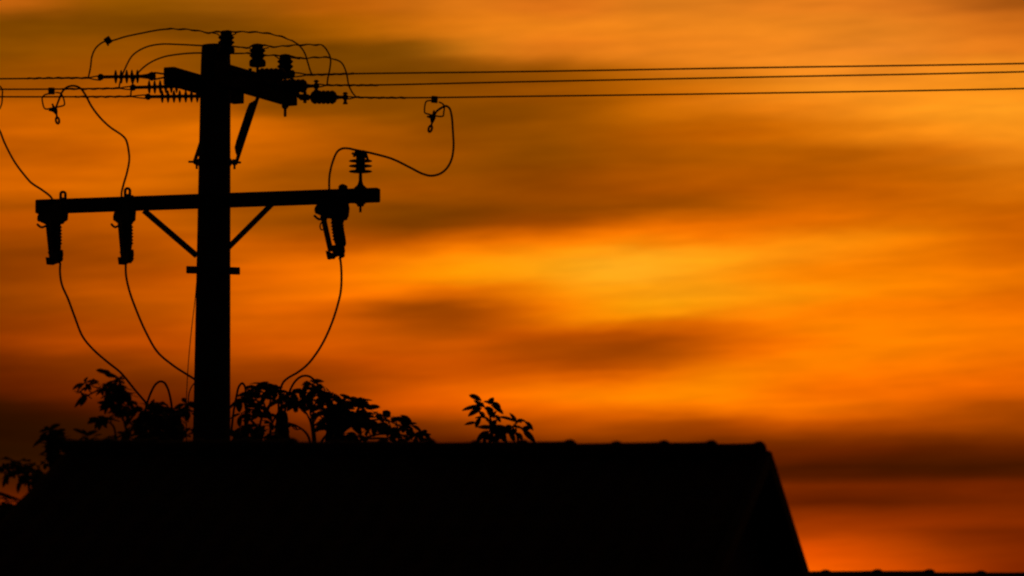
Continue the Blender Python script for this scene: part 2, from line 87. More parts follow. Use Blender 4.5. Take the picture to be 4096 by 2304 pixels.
    [44, 15, 0, 44, 15, 0, 44, 15, 0, 44, 15, 0, 45, 15, 0, 58, 18, 0, 71, 22, 0, 80, 24, 0, 88, 28, 0, 97, 32, 0, 107, 36, 0, 136, 49, 0, 171, 65, 0, 182, 70, 0, 189, 74, 0, 200, 81, 0, 213, 89, 0, 222, 94, 0, 220, 95, 0, 215, 94, 0, 219, 98, 0, 230, 105, 0, 239, 108, 0, 240, 108, 0, 224, 98, 0, 206, 88, 0, 195, 82, 0, 174, 72, 0, 164, 67, 0, 164, 67, 0, 164, 67, 0, 164, 67, 0],
    [41, 14, 0, 41, 14, 0, 41, 14, 0, 41, 14, 0, 41, 14, 0, 47, 16, 0, 54, 18, 0, 63, 20, 0, 73, 23, 0, 85, 26, 0, 95, 30, 0, 111, 38, 0, 127, 47, 0, 128, 48, 0, 132, 51, 0, 153, 61, 0, 182, 74, 0, 197, 81, 0, 184, 77, 0, 168, 69, 0, 166, 68, 0, 182, 74, 0, 203, 84, 0, 202, 83, 0, 185, 75, 0, 177, 71, 0, 175, 71, 0, 163, 66, 0, 154, 62, 0, 154, 62, 0, 154, 62, 0, 154, 62, 0],
    [40, 14, 0, 40, 14, 0, 40, 14, 0, 40, 14, 0, 41, 14, 0, 45, 16, 0, 50, 17, 0, 57, 18, 0, 68, 21, 0, 77, 24, 0, 83, 26, 0, 94, 31, 0, 114, 41, 0, 111, 40, 0, 111, 41, 0, 131, 50, 0, 161, 64, 0, 170, 69, 0, 158, 64, 0, 146, 58, 0, 143, 56, 0, 148, 57, 0, 157, 62, 0, 159, 62, 0, 156, 61, 0, 155, 60, 0, 157, 62, 0, 152, 61, 0, 144, 57, 0, 144, 57, 0, 144, 57, 0, 144, 57, 0],
    [40, 14, 0, 40, 14, 0, 40, 14, 0, 40, 14, 0, 40, 14, 0, 44, 15, 0, 47, 16, 0, 50, 17, 0, 61, 19, 0, 69, 22, 0, 70, 22, 0, 73, 23, 0, 87, 30, 0, 90, 30, 0, 88, 29, 0, 97, 33, 0, 119, 44, 0, 128, 49, 0, 127, 49, 0, 125, 48, 0, 121, 46, 0, 114, 42, 0, 114, 42, 0, 121, 44, 0, 122, 44, 0, 116, 42, 0, 115, 42, 0, 119, 44, 0, 119, 44, 0, 119, 44, 0, 119, 44, 0, 119, 44, 0],
    [40, 15, 0, 40, 15, 0, 40, 15, 0, 40, 15, 0, 40, 15, 0, 43, 15, 0, 45, 16, 0, 46, 16, 0, 54, 18, 0, 67, 22, 0, 69, 23, 0, 69, 23, 0, 71, 24, 0, 78, 25, 0, 82, 26, 0, 87, 29, 0, 97, 33, 0, 103, 37, 0, 110, 40, 0, 117, 44, 0, 114, 42, 0, 105, 36, 0, 104, 35, 0, 107, 35, 0, 105, 34, 0, 96, 31, 0, 92, 31, 0, 95, 32, 0, 97, 33, 0, 97, 33, 0, 97, 33, 0, 97, 33, 0],
    [43, 16, 0, 43, 16, 0, 43, 16, 0, 43, 16, 0, 43, 16, 0, 44, 16, 0, 46, 16, 0, 46, 16, 0, 49, 17, 0, 67, 23, 0, 70, 24, 0, 70, 24, 0, 70, 24, 0, 71, 24, 0, 75, 24, 0, 80, 26, 0, 86, 28, 0, 89, 30, 0, 92, 31, 0, 99, 34, 0, 100, 33, 0, 95, 30, 0, 92, 29, 0, 89, 28, 0, 85, 27, 0, 80, 26, 0, 78, 26, 0, 80, 26, 0, 82, 27, 0, 82, 27, 0, 82, 27, 0, 82, 27, 0],
    [52, 19, 0, 52, 19, 0, 52, 19, 0, 52, 19, 0, 52, 19, 0, 52, 19, 0, 53, 19, 0, 53, 19, 0, 53, 19, 0, 65, 23, 0, 70, 24, 0, 70, 24, 0, 70, 24, 0, 69, 22, 0, 68, 21, 0, 70, 22, 0, 73, 23, 0, 79, 25, 0, 84, 28, 0, 86, 28, 0, 79, 25, 0, 76, 24, 0, 74, 23, 0, 71, 22, 0, 67, 21, 0, 64, 21, 0, 64, 21, 0, 67, 22, 0, 69, 23, 0, 69, 23, 0, 69, 23, 0, 69, 23, 0],
    [59, 21, 0, 59, 21, 0, 59, 21, 0, 59, 21, 0, 59, 21, 0, 60, 21, 0, 61, 22, 0, 61, 22, 0, 61, 22, 0, 63, 22, 0, 70, 24, 0, 70, 24, 0, 71, 24, 0, 75, 24, 0, 76, 24, 0, 76, 24, 0, 76, 24, 0, 77, 24, 0, 79, 25, 0, 77, 25, 0, 75, 24, 0, 77, 24, 0, 78, 24, 0, 77, 24, 0, 74, 23, 0, 72, 22, 0, 72, 23, 0, 74, 23, 0, 75, 24, 0, 75, 24, 0, 75, 24, 0, 75, 24, 0],
    [70, 24, 0, 70, 24, 0, 70, 24, 0, 70, 24, 0, 70, 24, 0, 75, 25, 0, 79, 26, 0, 80, 26, 0, 80, 26, 0, 80, 26, 0, 78, 25, 0, 77, 26, 0, 99, 32, 0, 101, 33, 0, 101, 33, 0, 101, 33, 0, 101, 33, 0, 101, 33, 0, 101, 33, 0, 108, 35, 0, 117, 38, 0, 118, 38, 0, 114, 37, 0, 110, 35, 0, 108, 34, 0, 109, 34, 0, 111, 35, 0, 111, 34, 0, 110, 34, 0, 110, 34, 0, 110, 34, 0, 110, 34, 0],
    [87, 28, 0, 87, 28, 0, 87, 28, 0, 87, 28, 0, 87, 28, 0, 90, 28, 0, 93, 29, 0, 94, 29, 0, 94, 29, 0, 94, 29, 0, 94, 29, 0, 102, 32, 0, 105, 33, 0, 105, 33, 0, 105, 33, 0, 105, 33, 0, 105, 33, 0, 105, 33, 0, 105, 33, 0, 111, 35, 0, 118, 37, 0, 115, 36, 0, 109, 34, 0, 101, 31, 0, 99, 30, 0, 105, 33, 0, 114, 36, 0, 118, 37, 0, 118, 37, 0, 118, 37, 0, 118, 37, 0, 118, 37, 0],
    [107, 33, 0, 107, 33, 0, 107, 33, 0, 107, 33, 0, 107, 33, 0, 107, 32, 0, 106, 32, 0, 106, 32, 0, 106, 32, 0, 106, 32, 0, 106, 32, 0, 106, 32, 0, 106, 32, 0, 106, 32, 0, 106, 32, 0, 106, 32, 0, 106, 32, 0, 106, 32, 0, 106, 32, 0, 108, 33, 0, 111, 34, 0, 110, 33, 0, 105, 32, 0, 97, 29, 0, 91, 27, 0, 94, 29, 0, 102, 32, 0, 109, 34, 0, 113, 35, 0, 113, 35, 0, 113, 35, 0, 113, 35, 0],
    [117, 36, 0, 117, 36, 0, 117, 36, 0, 117, 36, 0, 117, 36, 0, 115, 36, 0, 112, 34, 0, 110, 33, 0, 110, 33, 0, 110, 33, 0, 110, 33, 0, 125, 40, 0, 126, 40, 0, 126, 40, 0, 126, 40, 0, 126, 40, 0, 126, 40, 0, 126, 40, 0, 126, 40, 0, 130, 42, 0, 136, 44, 0, 137, 45, 0, 136, 45, 0, 133, 44, 0, 130, 42, 0, 127, 41, 0, 126, 40, 0, 126, 40, 0, 125, 40, 0, 125, 40, 0, 125, 40, 0, 125, 40, 0],
    [120, 38, 0, 120, 38, 0, 120, 38, 0, 120, 38, 0, 120, 38, 0, 120, 38, 0, 118, 37, 0, 114, 35, 0, 111, 34, 0, 111, 33, 0, 112, 34, 0, 143, 47, 0, 143, 47, 0, 143, 47, 0, 143, 47, 0, 143, 47, 0, 143, 47, 0, 143, 47, 0, 143, 47, 0, 147, 49, 0, 151, 52, 0, 151, 51, 0, 151, 51, 0, 151, 50, 0, 151, 50, 0, 149, 49, 0, 144, 47, 0, 137, 44, 0, 131, 42, 0, 131, 42, 0, 131, 42, 0, 131, 42, 0],
    [120, 38, 0, 120, 38, 0, 120, 38, 0, 120, 38, 0, 120, 38, 0, 120, 38, 0, 120, 38, 0, 120, 38, 0, 118, 37, 0, 114, 35, 0, 148, 49, 0, 166, 57, 0, 166, 57, 0, 166, 57, 0, 166, 57, 0, 166, 57, 0, 166, 57, 0, 166, 57, 0, 166, 57, 0, 168, 58, 0, 170, 59, 0, 169, 58, 0, 167, 58, 0, 165, 56, 0, 162, 55, 0, 149, 50, 0, 129, 41, 0, 118, 37, 0, 114, 34, 0, 114, 34, 0, 114, 34, 0, 114, 34, 0],
    [120, 38, 0, 120, 38, 0, 120, 38, 0, 120, 38, 0, 120, 38, 0, 120, 38, 0, 120, 38, 0, 120, 38, 0, 120, 38, 0, 120, 38, 0, 182, 63, 0, 184, 64, 0, 184, 64, 0, 184, 64, 0, 184, 64, 0, 184, 64, 0, 184, 64, 0, 184, 64, 0, 184, 64, 0, 193, 67, 0, 205, 71, 0, 203, 71, 0, 201, 70, 0, 196, 69, 0, 188, 66, 0, 165, 57, 0, 138, 45, 0, 123, 38, 0, 114, 34, 0, 114, 34, 0, 114, 34, 0, 114, 34, 0],
    [120, 38, 0, 120, 38, 0, 120, 38, 0, 120, 38, 0, 120, 38, 0, 120, 38, 0, 120, 38, 0, 120, 38, 0, 120, 38, 0, 120, 38, 0, 202, 71, 0, 204, 72, 0, 204, 72, 0, 204, 72, 0, 204, 72, 0, 204, 72, 0, 204, 72, 0, 204, 72, 0, 204, 72, 0, 215, 75, 0, 234, 81, 0, 232, 80, 0, 227, 79, 0, 217, 76, 0, 201, 71, 0, 178, 63, 0, 156, 53, 0, 137, 44, 0, 123, 37, 0, 123, 37, 0, 123, 37, 0, 123, 37, 0],
    [120, 38, 0, 120, 38, 0, 120, 38, 0, 120, 38, 0, 120, 38, 0, 120, 38, 0, 120, 38, 0, 120, 38, 0, 120, 38, 0, 120, 38, 0, 214, 76, 0, 217, 77, 0, 217, 77, 0, 217, 77, 0, 217, 77, 0, 217, 77, 0, 217, 77, 0, 217, 77, 0, 217, 77, 0, 229, 82, 0, 251, 90, 0, 248, 89, 0, 242, 86, 0, 230, 82, 0, 210, 75, 0, 188, 66, 0, 166, 56, 0, 141, 45, 0, 124, 37, 0, 124, 37, 0, 124, 37, 0, 124, 37, 0],
    [120, 38, 0, 120, 38, 0, 120, 38, 0, 120, 38, 0, 120, 38, 0, 120, 38, 0, 120, 38, 0, 120, 38, 0, 120, 38, 0, 120, 38, 0, 222, 79, 0, 225, 80, 0, 225, 80, 0, 225, 80, 0, 225, 80, 0, 225, 80, 0, 225, 80, 0, 225, 80, 0, 225, 80, 0, 241, 88, 0, 255, 101, 0, 255, 100, 0, 255, 98, 0, 247, 92, 0, 226, 82, 0, 199, 70, 0, 171, 58, 0, 141, 44, 0, 121, 35, 0, 121, 35, 0, 121, 35, 0, 121, 35, 0],
    [120, 38, 0, 120, 38, 0, 120, 38, 0, 120, 38, 0, 120, 38, 0, 120, 38, 0, 120, 38, 0, 120, 38, 0, 120, 38, 0, 120, 38, 0, 223, 79, 0, 226, 80, 0, 226, 80, 0, 226, 80, 0, 226, 80, 0, 226, 80, 0, 226, 80, 0, 226, 80, 0, 226, 80, 0, 243, 90, 0, 255, 104, 0, 255, 103, 0, 255, 100, 0, 252, 95, 0, 231, 84, 0, 202, 71, 0, 172, 58, 0, 140, 43, 0, 120, 34, 0, 120, 34, 0, 120, 34, 0, 120, 34, 0],
    [120, 38, 0, 120, 38, 0, 120, 38, 0, 120, 38, 0, 120, 38, 0, 120, 38, 0, 120, 38, 0, 120, 38, 0, 120, 38, 0, 120, 38, 0, 223, 79, 0, 226, 80, 0, 226, 80, 0, 226, 80, 0, 226, 80, 0, 226, 80, 0, 226, 80, 0, 226, 80, 0, 226, 80, 0, 243, 90, 0, 255, 104, 0, 255, 103, 0, 255, 100, 0, 252, 95, 0, 231, 84, 0, 202, 71, 0, 172, 58, 0, 140, 43, 0, 120, 34, 0, 120, 34, 0, 120, 34, 0, 120, 34, 0],
]
SUN_AZ, SUN_EL = R(1.0), R(2.0)

world = bpy.data.worlds.new("World")
scene.world = world
world.use_nodes = True
nt = world.node_tree
nt.nodes.clear()
N, L = nt.nodes, nt.links

def node(kind, **kw):
    n = N.new(kind)
    for k, v in kw.items():
        setattr(n, k, v)
    return n

def put(sock, v):
    if isinstance(v, bpy.types.NodeSocket):
        L.new(v, sock)
    else:
        sock.default_value = v

def mth(op, a, b=0.0, c=0.0):
    n = node('ShaderNodeMath', operation=op)
    put(n.inputs[0], a); put(n.inputs[1], b); put(n.inputs[2], c)
    return n.outputs[0]

def mixc(f, a, b, blend='MIX'):
    n = node('ShaderNodeMix', data_type='RGBA', blend_type=blend)
    put(n.inputs[0], f); put(n.inputs[6], a); put(n.inputs[7], b)
    return n.outputs[2]

def rng(v, a, b, c=0.0, d=1.0, interp='LINEAR'):
    n = node('ShaderNodeMapRange', interpolation_type=interp)
    put(n.inputs[0], v)
    for i, x in enumerate((a, b, c, d)):
        n.inputs[1 + i].default_value = x
    return n.outputs[0]

tc = node('ShaderNodeTexCoord')
sep = node('ShaderNodeSeparateXYZ')
L.new(tc.outputs['Generated'], sep.inputs[0])
deg = 180 / math.pi
az = mth('MULTIPLY', mth('ARCTAN2', sep.outputs[0], sep.outputs[1]), deg)
el = mth('MULTIPLY', mth('ARCSINE', sep.outputs[2]), deg)

def streak_noise(sx, sy, scale, detail, seed):
    cb = node('ShaderNodeCombineXYZ')
    put(cb.inputs[0], mth('MULTIPLY', az, sx)); put(cb.inputs[1], mth('MULTIPLY', mth('ADD', el, mth('MULTIPLY', az, -0.045)), sy)); cb.inputs[2].default_value = seed
    t = node('ShaderNodeTexNoise')
    L.new(cb.outputs[0], t.inputs['Vector'])
    t.inputs['Scale'].default_value = scale
    t.inputs['Detail'].default_value = detail
    t.inputs['Roughness'].default_value = 0.55
    return mth('SUBTRACT', t.outputs['Fac'], 0.5)

az_w = mth('ADD', az, mth('MULTIPLY', streak_noise(0.35, 1.0, 1.3, 2.0, 3.1), 0.4))
el_w = mth('ADD', el, mth('MULTIPLY', streak_noise(0.5, 1.3, 1.6, 4.0, 7.7), 0.07))
el_w = mth('ADD', el_w, mth('MULTIPLY', streak_noise(0.75, 4.2, 2.0, 5.0, 2.6), rng(el, 4.8, 6.2, 0.03, 0.12)))
k_deg = deg / F
u = rng(az_w, (SKY_X0 - 2048) * k_deg, (SKY_X1 - 2048) * k_deg)
deck = None
for i, stops in enumerate(SKY_ROWS):
    band = bpy.data.node_groups.new('cloud_band', 'ShaderNodeTree')      # one band of the deck, filled before it joins the world
    band.interface.new_socket('Fac', in_out='INPUT', socket_type='NodeSocketFloat')
    band.interface.new_socket('Color', in_out='OUTPUT', socket_type='NodeSocketColor')
    cr = band.nodes.new('ShaderNodeValToRGB')
    cr.color_ramp.interpolation = 'B_SPLINE'
    n_st = len(stops) // 3
    es = cr.color_ramp.elements
    while len(es) < n_st:
        es.new(len(es) / 40.0)
    for j in range(n_st):
        es[j].position = j / (n_st - 1)
        es[j].color = tuple(lin(stops[j * 3 + q] / 255.0) for q in range(3)) + (1.0,)
    gi, go = band.nodes.new('NodeGroupInput'), band.nodes.new('NodeGroupOutput')
    band.links.new(gi.outputs[0], cr.inputs[0]); band.links.new(cr.outputs[0], go.inputs[0])
    grp = node('ShaderNodeGroup')
    grp.node_tree = band
    L.new(u, grp.inputs[0])
    v_i = math.degrees(PITCH) + (H_PX / 2 - (SKY_Y0 + i * SKY_DY)) * k_deg
    if deck is None:
        deck = grp.outputs[0]
    else:
        deck = mixc(rng(el_w, v_i + SKY_DY * k_deg, v_i), deck, grp.outputs[0])
# fine wisps along the streaks
wisp = mth('ADD', mth('MULTIPLY', streak_noise(0.4, 2.4, 2.4, 6.0, 1.3), rng(el, 4.8, 6.2, 0.2, 0.42)), 1.0)
wisp = mth('MULTIPLY', wisp, mth('ADD', mth('MULTIPLY', streak_noise(0.8, 7.0, 1.9, 5.0, 5.9), 0.44), 1.0))
deck = mixc(1.0, deck, wisp, 'MULTIPLY')
# away from the glow the same deck goes on, dimming with the angle from the hidden sun
dot = node('ShaderNodeVectorMath', operation='DOT_PRODUCT')
L.new(tc.outputs['Generated'], dot.inputs[0])
dot.inputs[1].default_value = (math.sin(SUN_AZ) * math.cos(SUN_EL), math.cos(SUN_AZ) * math.cos(SUN_EL), math.sin(SUN_EL))
ang = mth('MULTIPLY', mth('ARCCOSINE', dot.outputs['Value']), deg)
outer = node('ShaderNodeValToRGB')
oe = outer.color_ramp.elements
for p, c in ((0.0, (0.5, 0.14, 0.002)), (0.06, (0.40, 0.12, 0.003)), (0.14, (0.13, 0.040, 0.003)), (0.3, (0.015, 0.006, 0.002)),
             (0.5, (0.003, 0.002, 0.002)), (1.0, (0.001, 0.001, 0.0014))):
    e = oe[0] if p == 0.0 else oe[-1] if p == 1.0 else oe.new(p)
    e.position = p; e.color = c + (1.0,)
L.new(rng(ang, 0.0, 180.0), outer.inputs[0])
outer_s = mixc(1.0, outer.outputs[0], mth('ADD', mth('MULTIPLY', streak_noise(0.10, 0.55, 1.6, 6.0, 9.4), 1.7), 1.0), 'MULTIPLY')
az_f = mth('ADD', mth('ABSOLUTE', az), mth('MULTIPLY', streak_noise(0.15, 1.1, 1.5, 5.0, 4.4), 3.0))
far = mth('MAXIMUM', rng(az_f, 5.2, 11.0, interp='SMOOTHSTEP'), rng(mth('ABSOLUTE', mth('SUBTRACT', el, 6.8)), 2.45, 4.6, interp='SMOOTHSTEP'))
bg_deck = node('ShaderNodeBackground')
L.new(deck, bg_deck.inputs[0]); bg_deck.inputs[1].default_value = 1.0
bg_outer = node('ShaderNodeBackground')
L.new(outer_s, bg_outer.inputs[0]); bg_outer.inputs[1].default_value = 1.0
nish = node('ShaderNodeTexSky', sky_type='NISHITA')
nish.sun_disc = False
nish.sun_elevation = SUN_EL
nish.sun_rotation = SUN_AZ
nish.dust_density = 3.0
bg_clear = node('ShaderNodeBackground')
L.new(nish.outputs[0], bg_clear.inputs[0]); bg_clear.inputs[1].default_value = 0.0001
addn = node('ShaderNodeAddShader')
L.new(bg_outer.outputs[0], addn.inputs[0]); L.new(bg_clear.outputs[0], addn.inputs[1])
wo = node('ShaderNodeOutputWorld')
mxs = node('ShaderNodeMixShader')
L.new(far, mxs.inputs[0]); L.new(bg_deck.outputs[0], mxs.inputs[1]); L.new(addn.outputs[0], mxs.inputs[2])
L.new(mxs.outputs[0], wo.inputs[0])

sun_data = bpy.data.lights.new("sun", 'SUN')
sun = bpy.data.objects.new("sun", sun_data)
col.objects.link(sun)
sun_data.energy = 0.02            # sunk into the cloud bank on the horizon
sun_data.angle = R(12)
sun_data.color = (1.0, 0.45, 0.12)
sd = Vector((math.sin(SUN_AZ) * math.cos(SUN_EL), math.cos(SUN_AZ) * math.cos(SUN_EL), math.sin(SUN_EL)))
sun.rotation_euler = sd.to_track_quat('Z', 'Y').to_euler()

# ------------------------------------------------------------------ helpers
FWD = Vector((0, math.cos(PITCH), math.sin(PITCH)))
UP = Vector((0, -math.sin(PITCH), math.cos(PITCH)))
RIGHT = Vector((1, 0, 0))

def ray(px, py):
    return FWD * F + RIGHT * (px - W_PX / 2) + UP * (H_PX / 2 - py)

def P(px, py, Y=65.0):
    """the point at ground distance Y seen at photograph pixel (px, py)"""
    d = ray(px, py)
    return EYE + d * (Y / d.y)

X_POLE, Y_POLE, K = -2.775, 65.0, 427.0
WSL_LEFT = 0.15
WSL = 0.466                        # the power lines come nearer to the right
def PL(px, py, y0):
    """the same on the upright plane through the pole along the power lines"""
    d = ray(px, py)
    s = (y0 + WSL * X_POLE) / (d.y + WSL * d.x)
    if d.x * s < X_POLE:                 # left of the pole the lines bend and run almost across the view
        s = (y0 + WSL_LEFT * X_POLE) / (d.y + WSL_LEFT * d.x)
    return EYE + d * s

def smooth_pts(pts, n=8):
    pts = [Vector(p) for p in pts]
    if len(pts) < 3:
        return pts
    out = []
    for i in range(len(pts) - 1):
        p0 = pts[i - 1] if i > 0 else pts[0] * 2 - pts[1]
        p1, p2 = pts[i], pts[i + 1]
        p3 = pts[i + 2] if i + 2 < len(pts) else pts[-1] * 2 - pts[-2]
        t0, t1 = 0.0, max((p1 - p0).length, 1e-5) ** 0.5
        t2 = t1 + max((p2 - p1).length, 1e-5) ** 0.5
        t3 = t2 + max((p3 - p2).length, 1e-5) ** 0.5
        for k in range(n):
            t = t1 + (t2 - t1) * k / n
            a1 = p0 * ((t1 - t) / (t1 - t0)) + p1 * ((t - t0) / (t1 - t0))
            a2 = p1 * ((t2 - t) / (t2 - t1)) + p2 * ((t - t1) / (t2 - t1))
            a3 = p2 * ((t3 - t) / (t3 - t2)) + p3 * ((t - t2) / (t3 - t2))
            b1 = a1 * ((t2 - t) / (t2 - t0)) + a2 * ((t - t0) / (t2 - t0))
            b2 = a2 * ((t3 - t) / (t3 - t1)) + a3 * ((t - t1) / (t3 - t1))
            out.append(b1 * ((t2 - t) / (t2 - t1)) + b2 * ((t - t1) / (t2 - t1)))
    out.append(pts[-1])
    return out

class MB:
    def __init__(self):
        self.v, self.f = [], []
    def add(self, vs, fs):
        b = len(self.v)
        self.v += [Vector(x) for x in vs]
        self.f += [tuple(b + i for i in f) for f in fs]
        return self
    def box(self, c, ax, ay, az_):
        c = Vector(c)
        vs = [c + ax * i + ay * j + az_ * k for i in (-1, 1) for j in (-1, 1) for k in (-1, 1)]
        return self.add(vs, [(0, 1, 3, 2), (4, 6, 7, 5), (0, 4, 5, 1), (2, 3, 7, 6), (0, 2, 6, 4), (1, 5, 7, 3)])
    def bar(self, a, b, ay, az_):
        a, b = Vector(a), Vector(b)
        return self.box((a + b) / 2, (b - a) / 2, ay, az_)
    def prism(self, poly, d):
        """a closed outline of points pushed both ways along vector d"""
        n = len(poly)
        vs = [Vector(p) - d for p in poly] + [Vector(p) + d for p in poly]
        fs = [tuple(range(n - 1, -1, -1)), tuple(range(n, 2 * n))]
        fs += [(i, (i + 1) % n, n + (i + 1) % n, n + i) for i in range(n)]
        return self.add(vs, fs)
    def lathe(self, a, b, prof, seg=20):
        """profile of (fraction along a-b, radius)"""
        a, b = Vector(a), Vector(b)
        ax = (b - a)
        z = ax.normalized()
        x = z.orthogonal().normalized(); y = z.cross(x)
        vs, fs = [], []
        for (t, r) in prof:
            for k in range(seg):
                an = 2 * math.pi * k / seg
                vs.append(a + ax * t + (x * math.cos(an) + y * math.sin(an)) * r)
        n = len(prof)
        for i in range(n - 1):
            for k in range(seg):
                k2 = (k + 1) % seg
                fs.append((i * seg + k, i * seg + k2, (i + 1) * seg + k2, (i + 1) * seg + k))
        fs.append(tuple(range(seg - 1, -1, -1)))
        fs.append(tuple((n - 1) * seg + k for k in range(seg)))
        return self.add(vs, fs)
    def tube(self, pts, r, sides=8, rf=None, closed=False):
        pts = [Vector(p) for p in pts]
        n = len(pts)
        vs, fs = [], []
        nrm = None
        for i, p in enumerate(pts):
            t = (pts[min(i + 1, n - 1)] - pts[max(i - 1, 0)]) if not closed else (pts[(i + 1) % n] - pts[i - 1])
            t.normalize()
            if nrm is None:
                nrm = t.orthogonal().normalized()
            nrm = (nrm - t * nrm.dot(t)).normalized()
            bn = t.cross(nrm)
            rr = r if rf is None else r * rf(i / max(n - 1, 1))
            for k in range(sides):
                an = 2 * math.pi * k / sides
                vs.append(p + (nrm * math.cos(an) + bn * math.sin(an)) * rr)
        for i in range(n if closed else n - 1):
            j = (i + 1) % n
            for k in range(sides):
                k2 = (k + 1) % sides
                fs.append((i * sides + k, i * sides + k2, j * sides + k2, j * sides + k))
        if not closed:
            fs.append(tuple(range(sides - 1, -1, -1)))
            fs.append(tuple((n - 1) * sides + k for k in range(sides)))
        return self.add(vs, fs)
    def ball(self, c, r, stretch=1.0, ax=Vector((0, 0, 1)), seg=14):
        prof = [(0.5 - 0.5 * math.cos(math.pi * i / 8), max(r * math.sin(math.pi * i / 8), r * 0.02)) for i in range(9)]
        c = Vector(c)
        return self.lathe(c - ax * r * stretch, c + ax * r * stretch, prof, seg)
    def build(self, name, mat, parent=None, smooth=True, bevel=0.0):
        off = parent_loc(parent)
        me = bpy.data.meshes.new(name)
        me.from_pydata([v - off for v in self.v], [], self.f)
        me.materials.append(mat)
        if smooth:
            me.polygons.foreach_set('use_smooth', [True] * len(me.polygons))
            me.set_sharp_from_angle(angle=R(38))
        me.update()
        o = bpy.data.objects.new(name, me)
        col.objects.link(o)
        o.parent = parent
        if bevel:
            m = o.modifiers.new('bevel', 'BEVEL'); m.width = bevel; m.segments = 2; m.limit_method = 'ANGLE'
        return o

def parent_loc(p):
    v = Vector((0, 0, 0))
    while p is not None:
        v += p.location
        p = p.parent
    return v

def thing(name, label, cat, loc, group=None):
    o = bpy.data.objects.new(name, None)
    o.empty_display_size = 0.1
    col.objects.link(o)
    o.location = loc
    o['label'] = label; o['category'] = cat
    if group: o['group'] = group
    return o

def tag(o, label, cat, group=None):
    o['label'] = label; o['category'] = cat
    if group: o['group'] = group
    return o

def material(name, c1, c2, rough=0.75, scale=8.0, bump=0.2, metal=0.0, stretch=(1, 1, 1)):
    m = bpy.data.materials.new(name)
    m.use_nodes = True
    t = m.node_tree
    b = t.nodes['Principled BSDF']
    tcn = t.nodes.new('ShaderNodeTexCoord')
    mp = t.nodes.new('ShaderNodeMapping'); mp.inputs['Scale'].default_value = stretch
    nz = t.nodes.new('ShaderNodeTexNoise'); nz.inputs['Scale'].default_value = scale; nz.inputs['Detail'].default_value = 6.0
    cr = t.nodes.new('ShaderNodeValToRGB')
    cr.color_ramp.elements[0].position = 0.3; cr.color_ramp.elements[0].color = c1 + (1,)
    cr.color_ramp.elements[1].position = 0.7; cr.color_ramp.elements[1].color = c2 + (1,)
    bp = t.nodes.new('ShaderNodeBump'); bp.inputs['Strength'].default_value = bump; bp.inputs['Distance'].default_value = 0.01
    t.links.new(tcn.outputs['Object'], mp.inputs[0]); t.links.new(mp.outputs[0], nz.inputs['Vector'])
    t.links.new(nz.outputs['Fac'], cr.inputs[0]); t.links.new(cr.outputs[0], b.inputs['Base Color'])
    t.links.new(nz.outputs['Fac'], bp.inputs['Height']); t.links.new(bp.outputs[0], b.inputs['Normal'])
    b.inputs['Roughness'].default_value = rough
    b.inputs['Metallic'].default_value = metal
    b.inputs['Specular IOR Level'].default_value = 0.25
    return m

M_CONC = material('weathered_concrete', (0.10, 0.095, 0.085), (0.17, 0.16, 0.145), 0.92, 6, 0.3)
M_WOOD = material('weathered_timber', (0.05, 0.04, 0.03), (0.09, 0.07, 0.05), 0.9, 5, 0.4, 0, (8, 8, 0.6))
M_STEEL = material('dull_galvanised_steel', (0.09, 0.09, 0.09), (0.15, 0.145, 0.14), 0.7, 20, 0.1, 0.0)
M_PORC = material('brown_glazed_porcelain', (0.035, 0.014, 0.008), (0.05, 0.02, 0.012), 0.55, 4, 0.0)
M_POLY = material('grey_polymer', (0.06, 0.06, 0.065), (0.08, 0.08, 0.085), 0.7, 6, 0.05)
M_WIRE = material('bare_aluminium_wire', (0.07, 0.065, 0.06), (0.10, 0.095, 0.09), 0.8, 30, 0.0)
M_CABLE = material('black_cable_sheath', (0.015, 0.015, 0.015), (0.025, 0.024, 0.022), 0.8, 20, 0.0)
M_TANK = material('grey_painted_tank', (0.10, 0.105, 0.11), (0.13, 0.135, 0.14), 0.75, 4, 0.05)
M_TILE = material('dark_clay_tile', (0.045, 0.025, 0.018), (0.085, 0.05, 0.035), 0.95, 9, 0.3)
M_WALL = material('rendered_wall', (0.16, 0.15, 0.13), (0.22, 0.20, 0.18), 0.95, 3, 0.2)
M_LEAF = material('green_leaf', (0.025, 0.045, 0.012), (0.045, 0.075, 0.02), 0.75, 14, 0.1)
M_BARK = material('grey_brown_bark', (0.04, 0.03, 0.022), (0.07, 0.055, 0.04), 0.95, 12, 0.5)
M_SOIL = material('dry_grass_and_soil', (0.03, 0.035, 0.015), (0.06, 0.05, 0.03), 1.0, 0.4, 0.5)

rnd = random.Random(7)

# ------------------------------------------------------------------ ground
g = MB().add([(-3000, -200, 0), (3000, -200, 0), (3000, 6000, 0), (-3000, 6000, 0)], [(0, 1, 2, 3)]).build('ground', M_SOIL, None, False)
g['kind'] = 'structure'

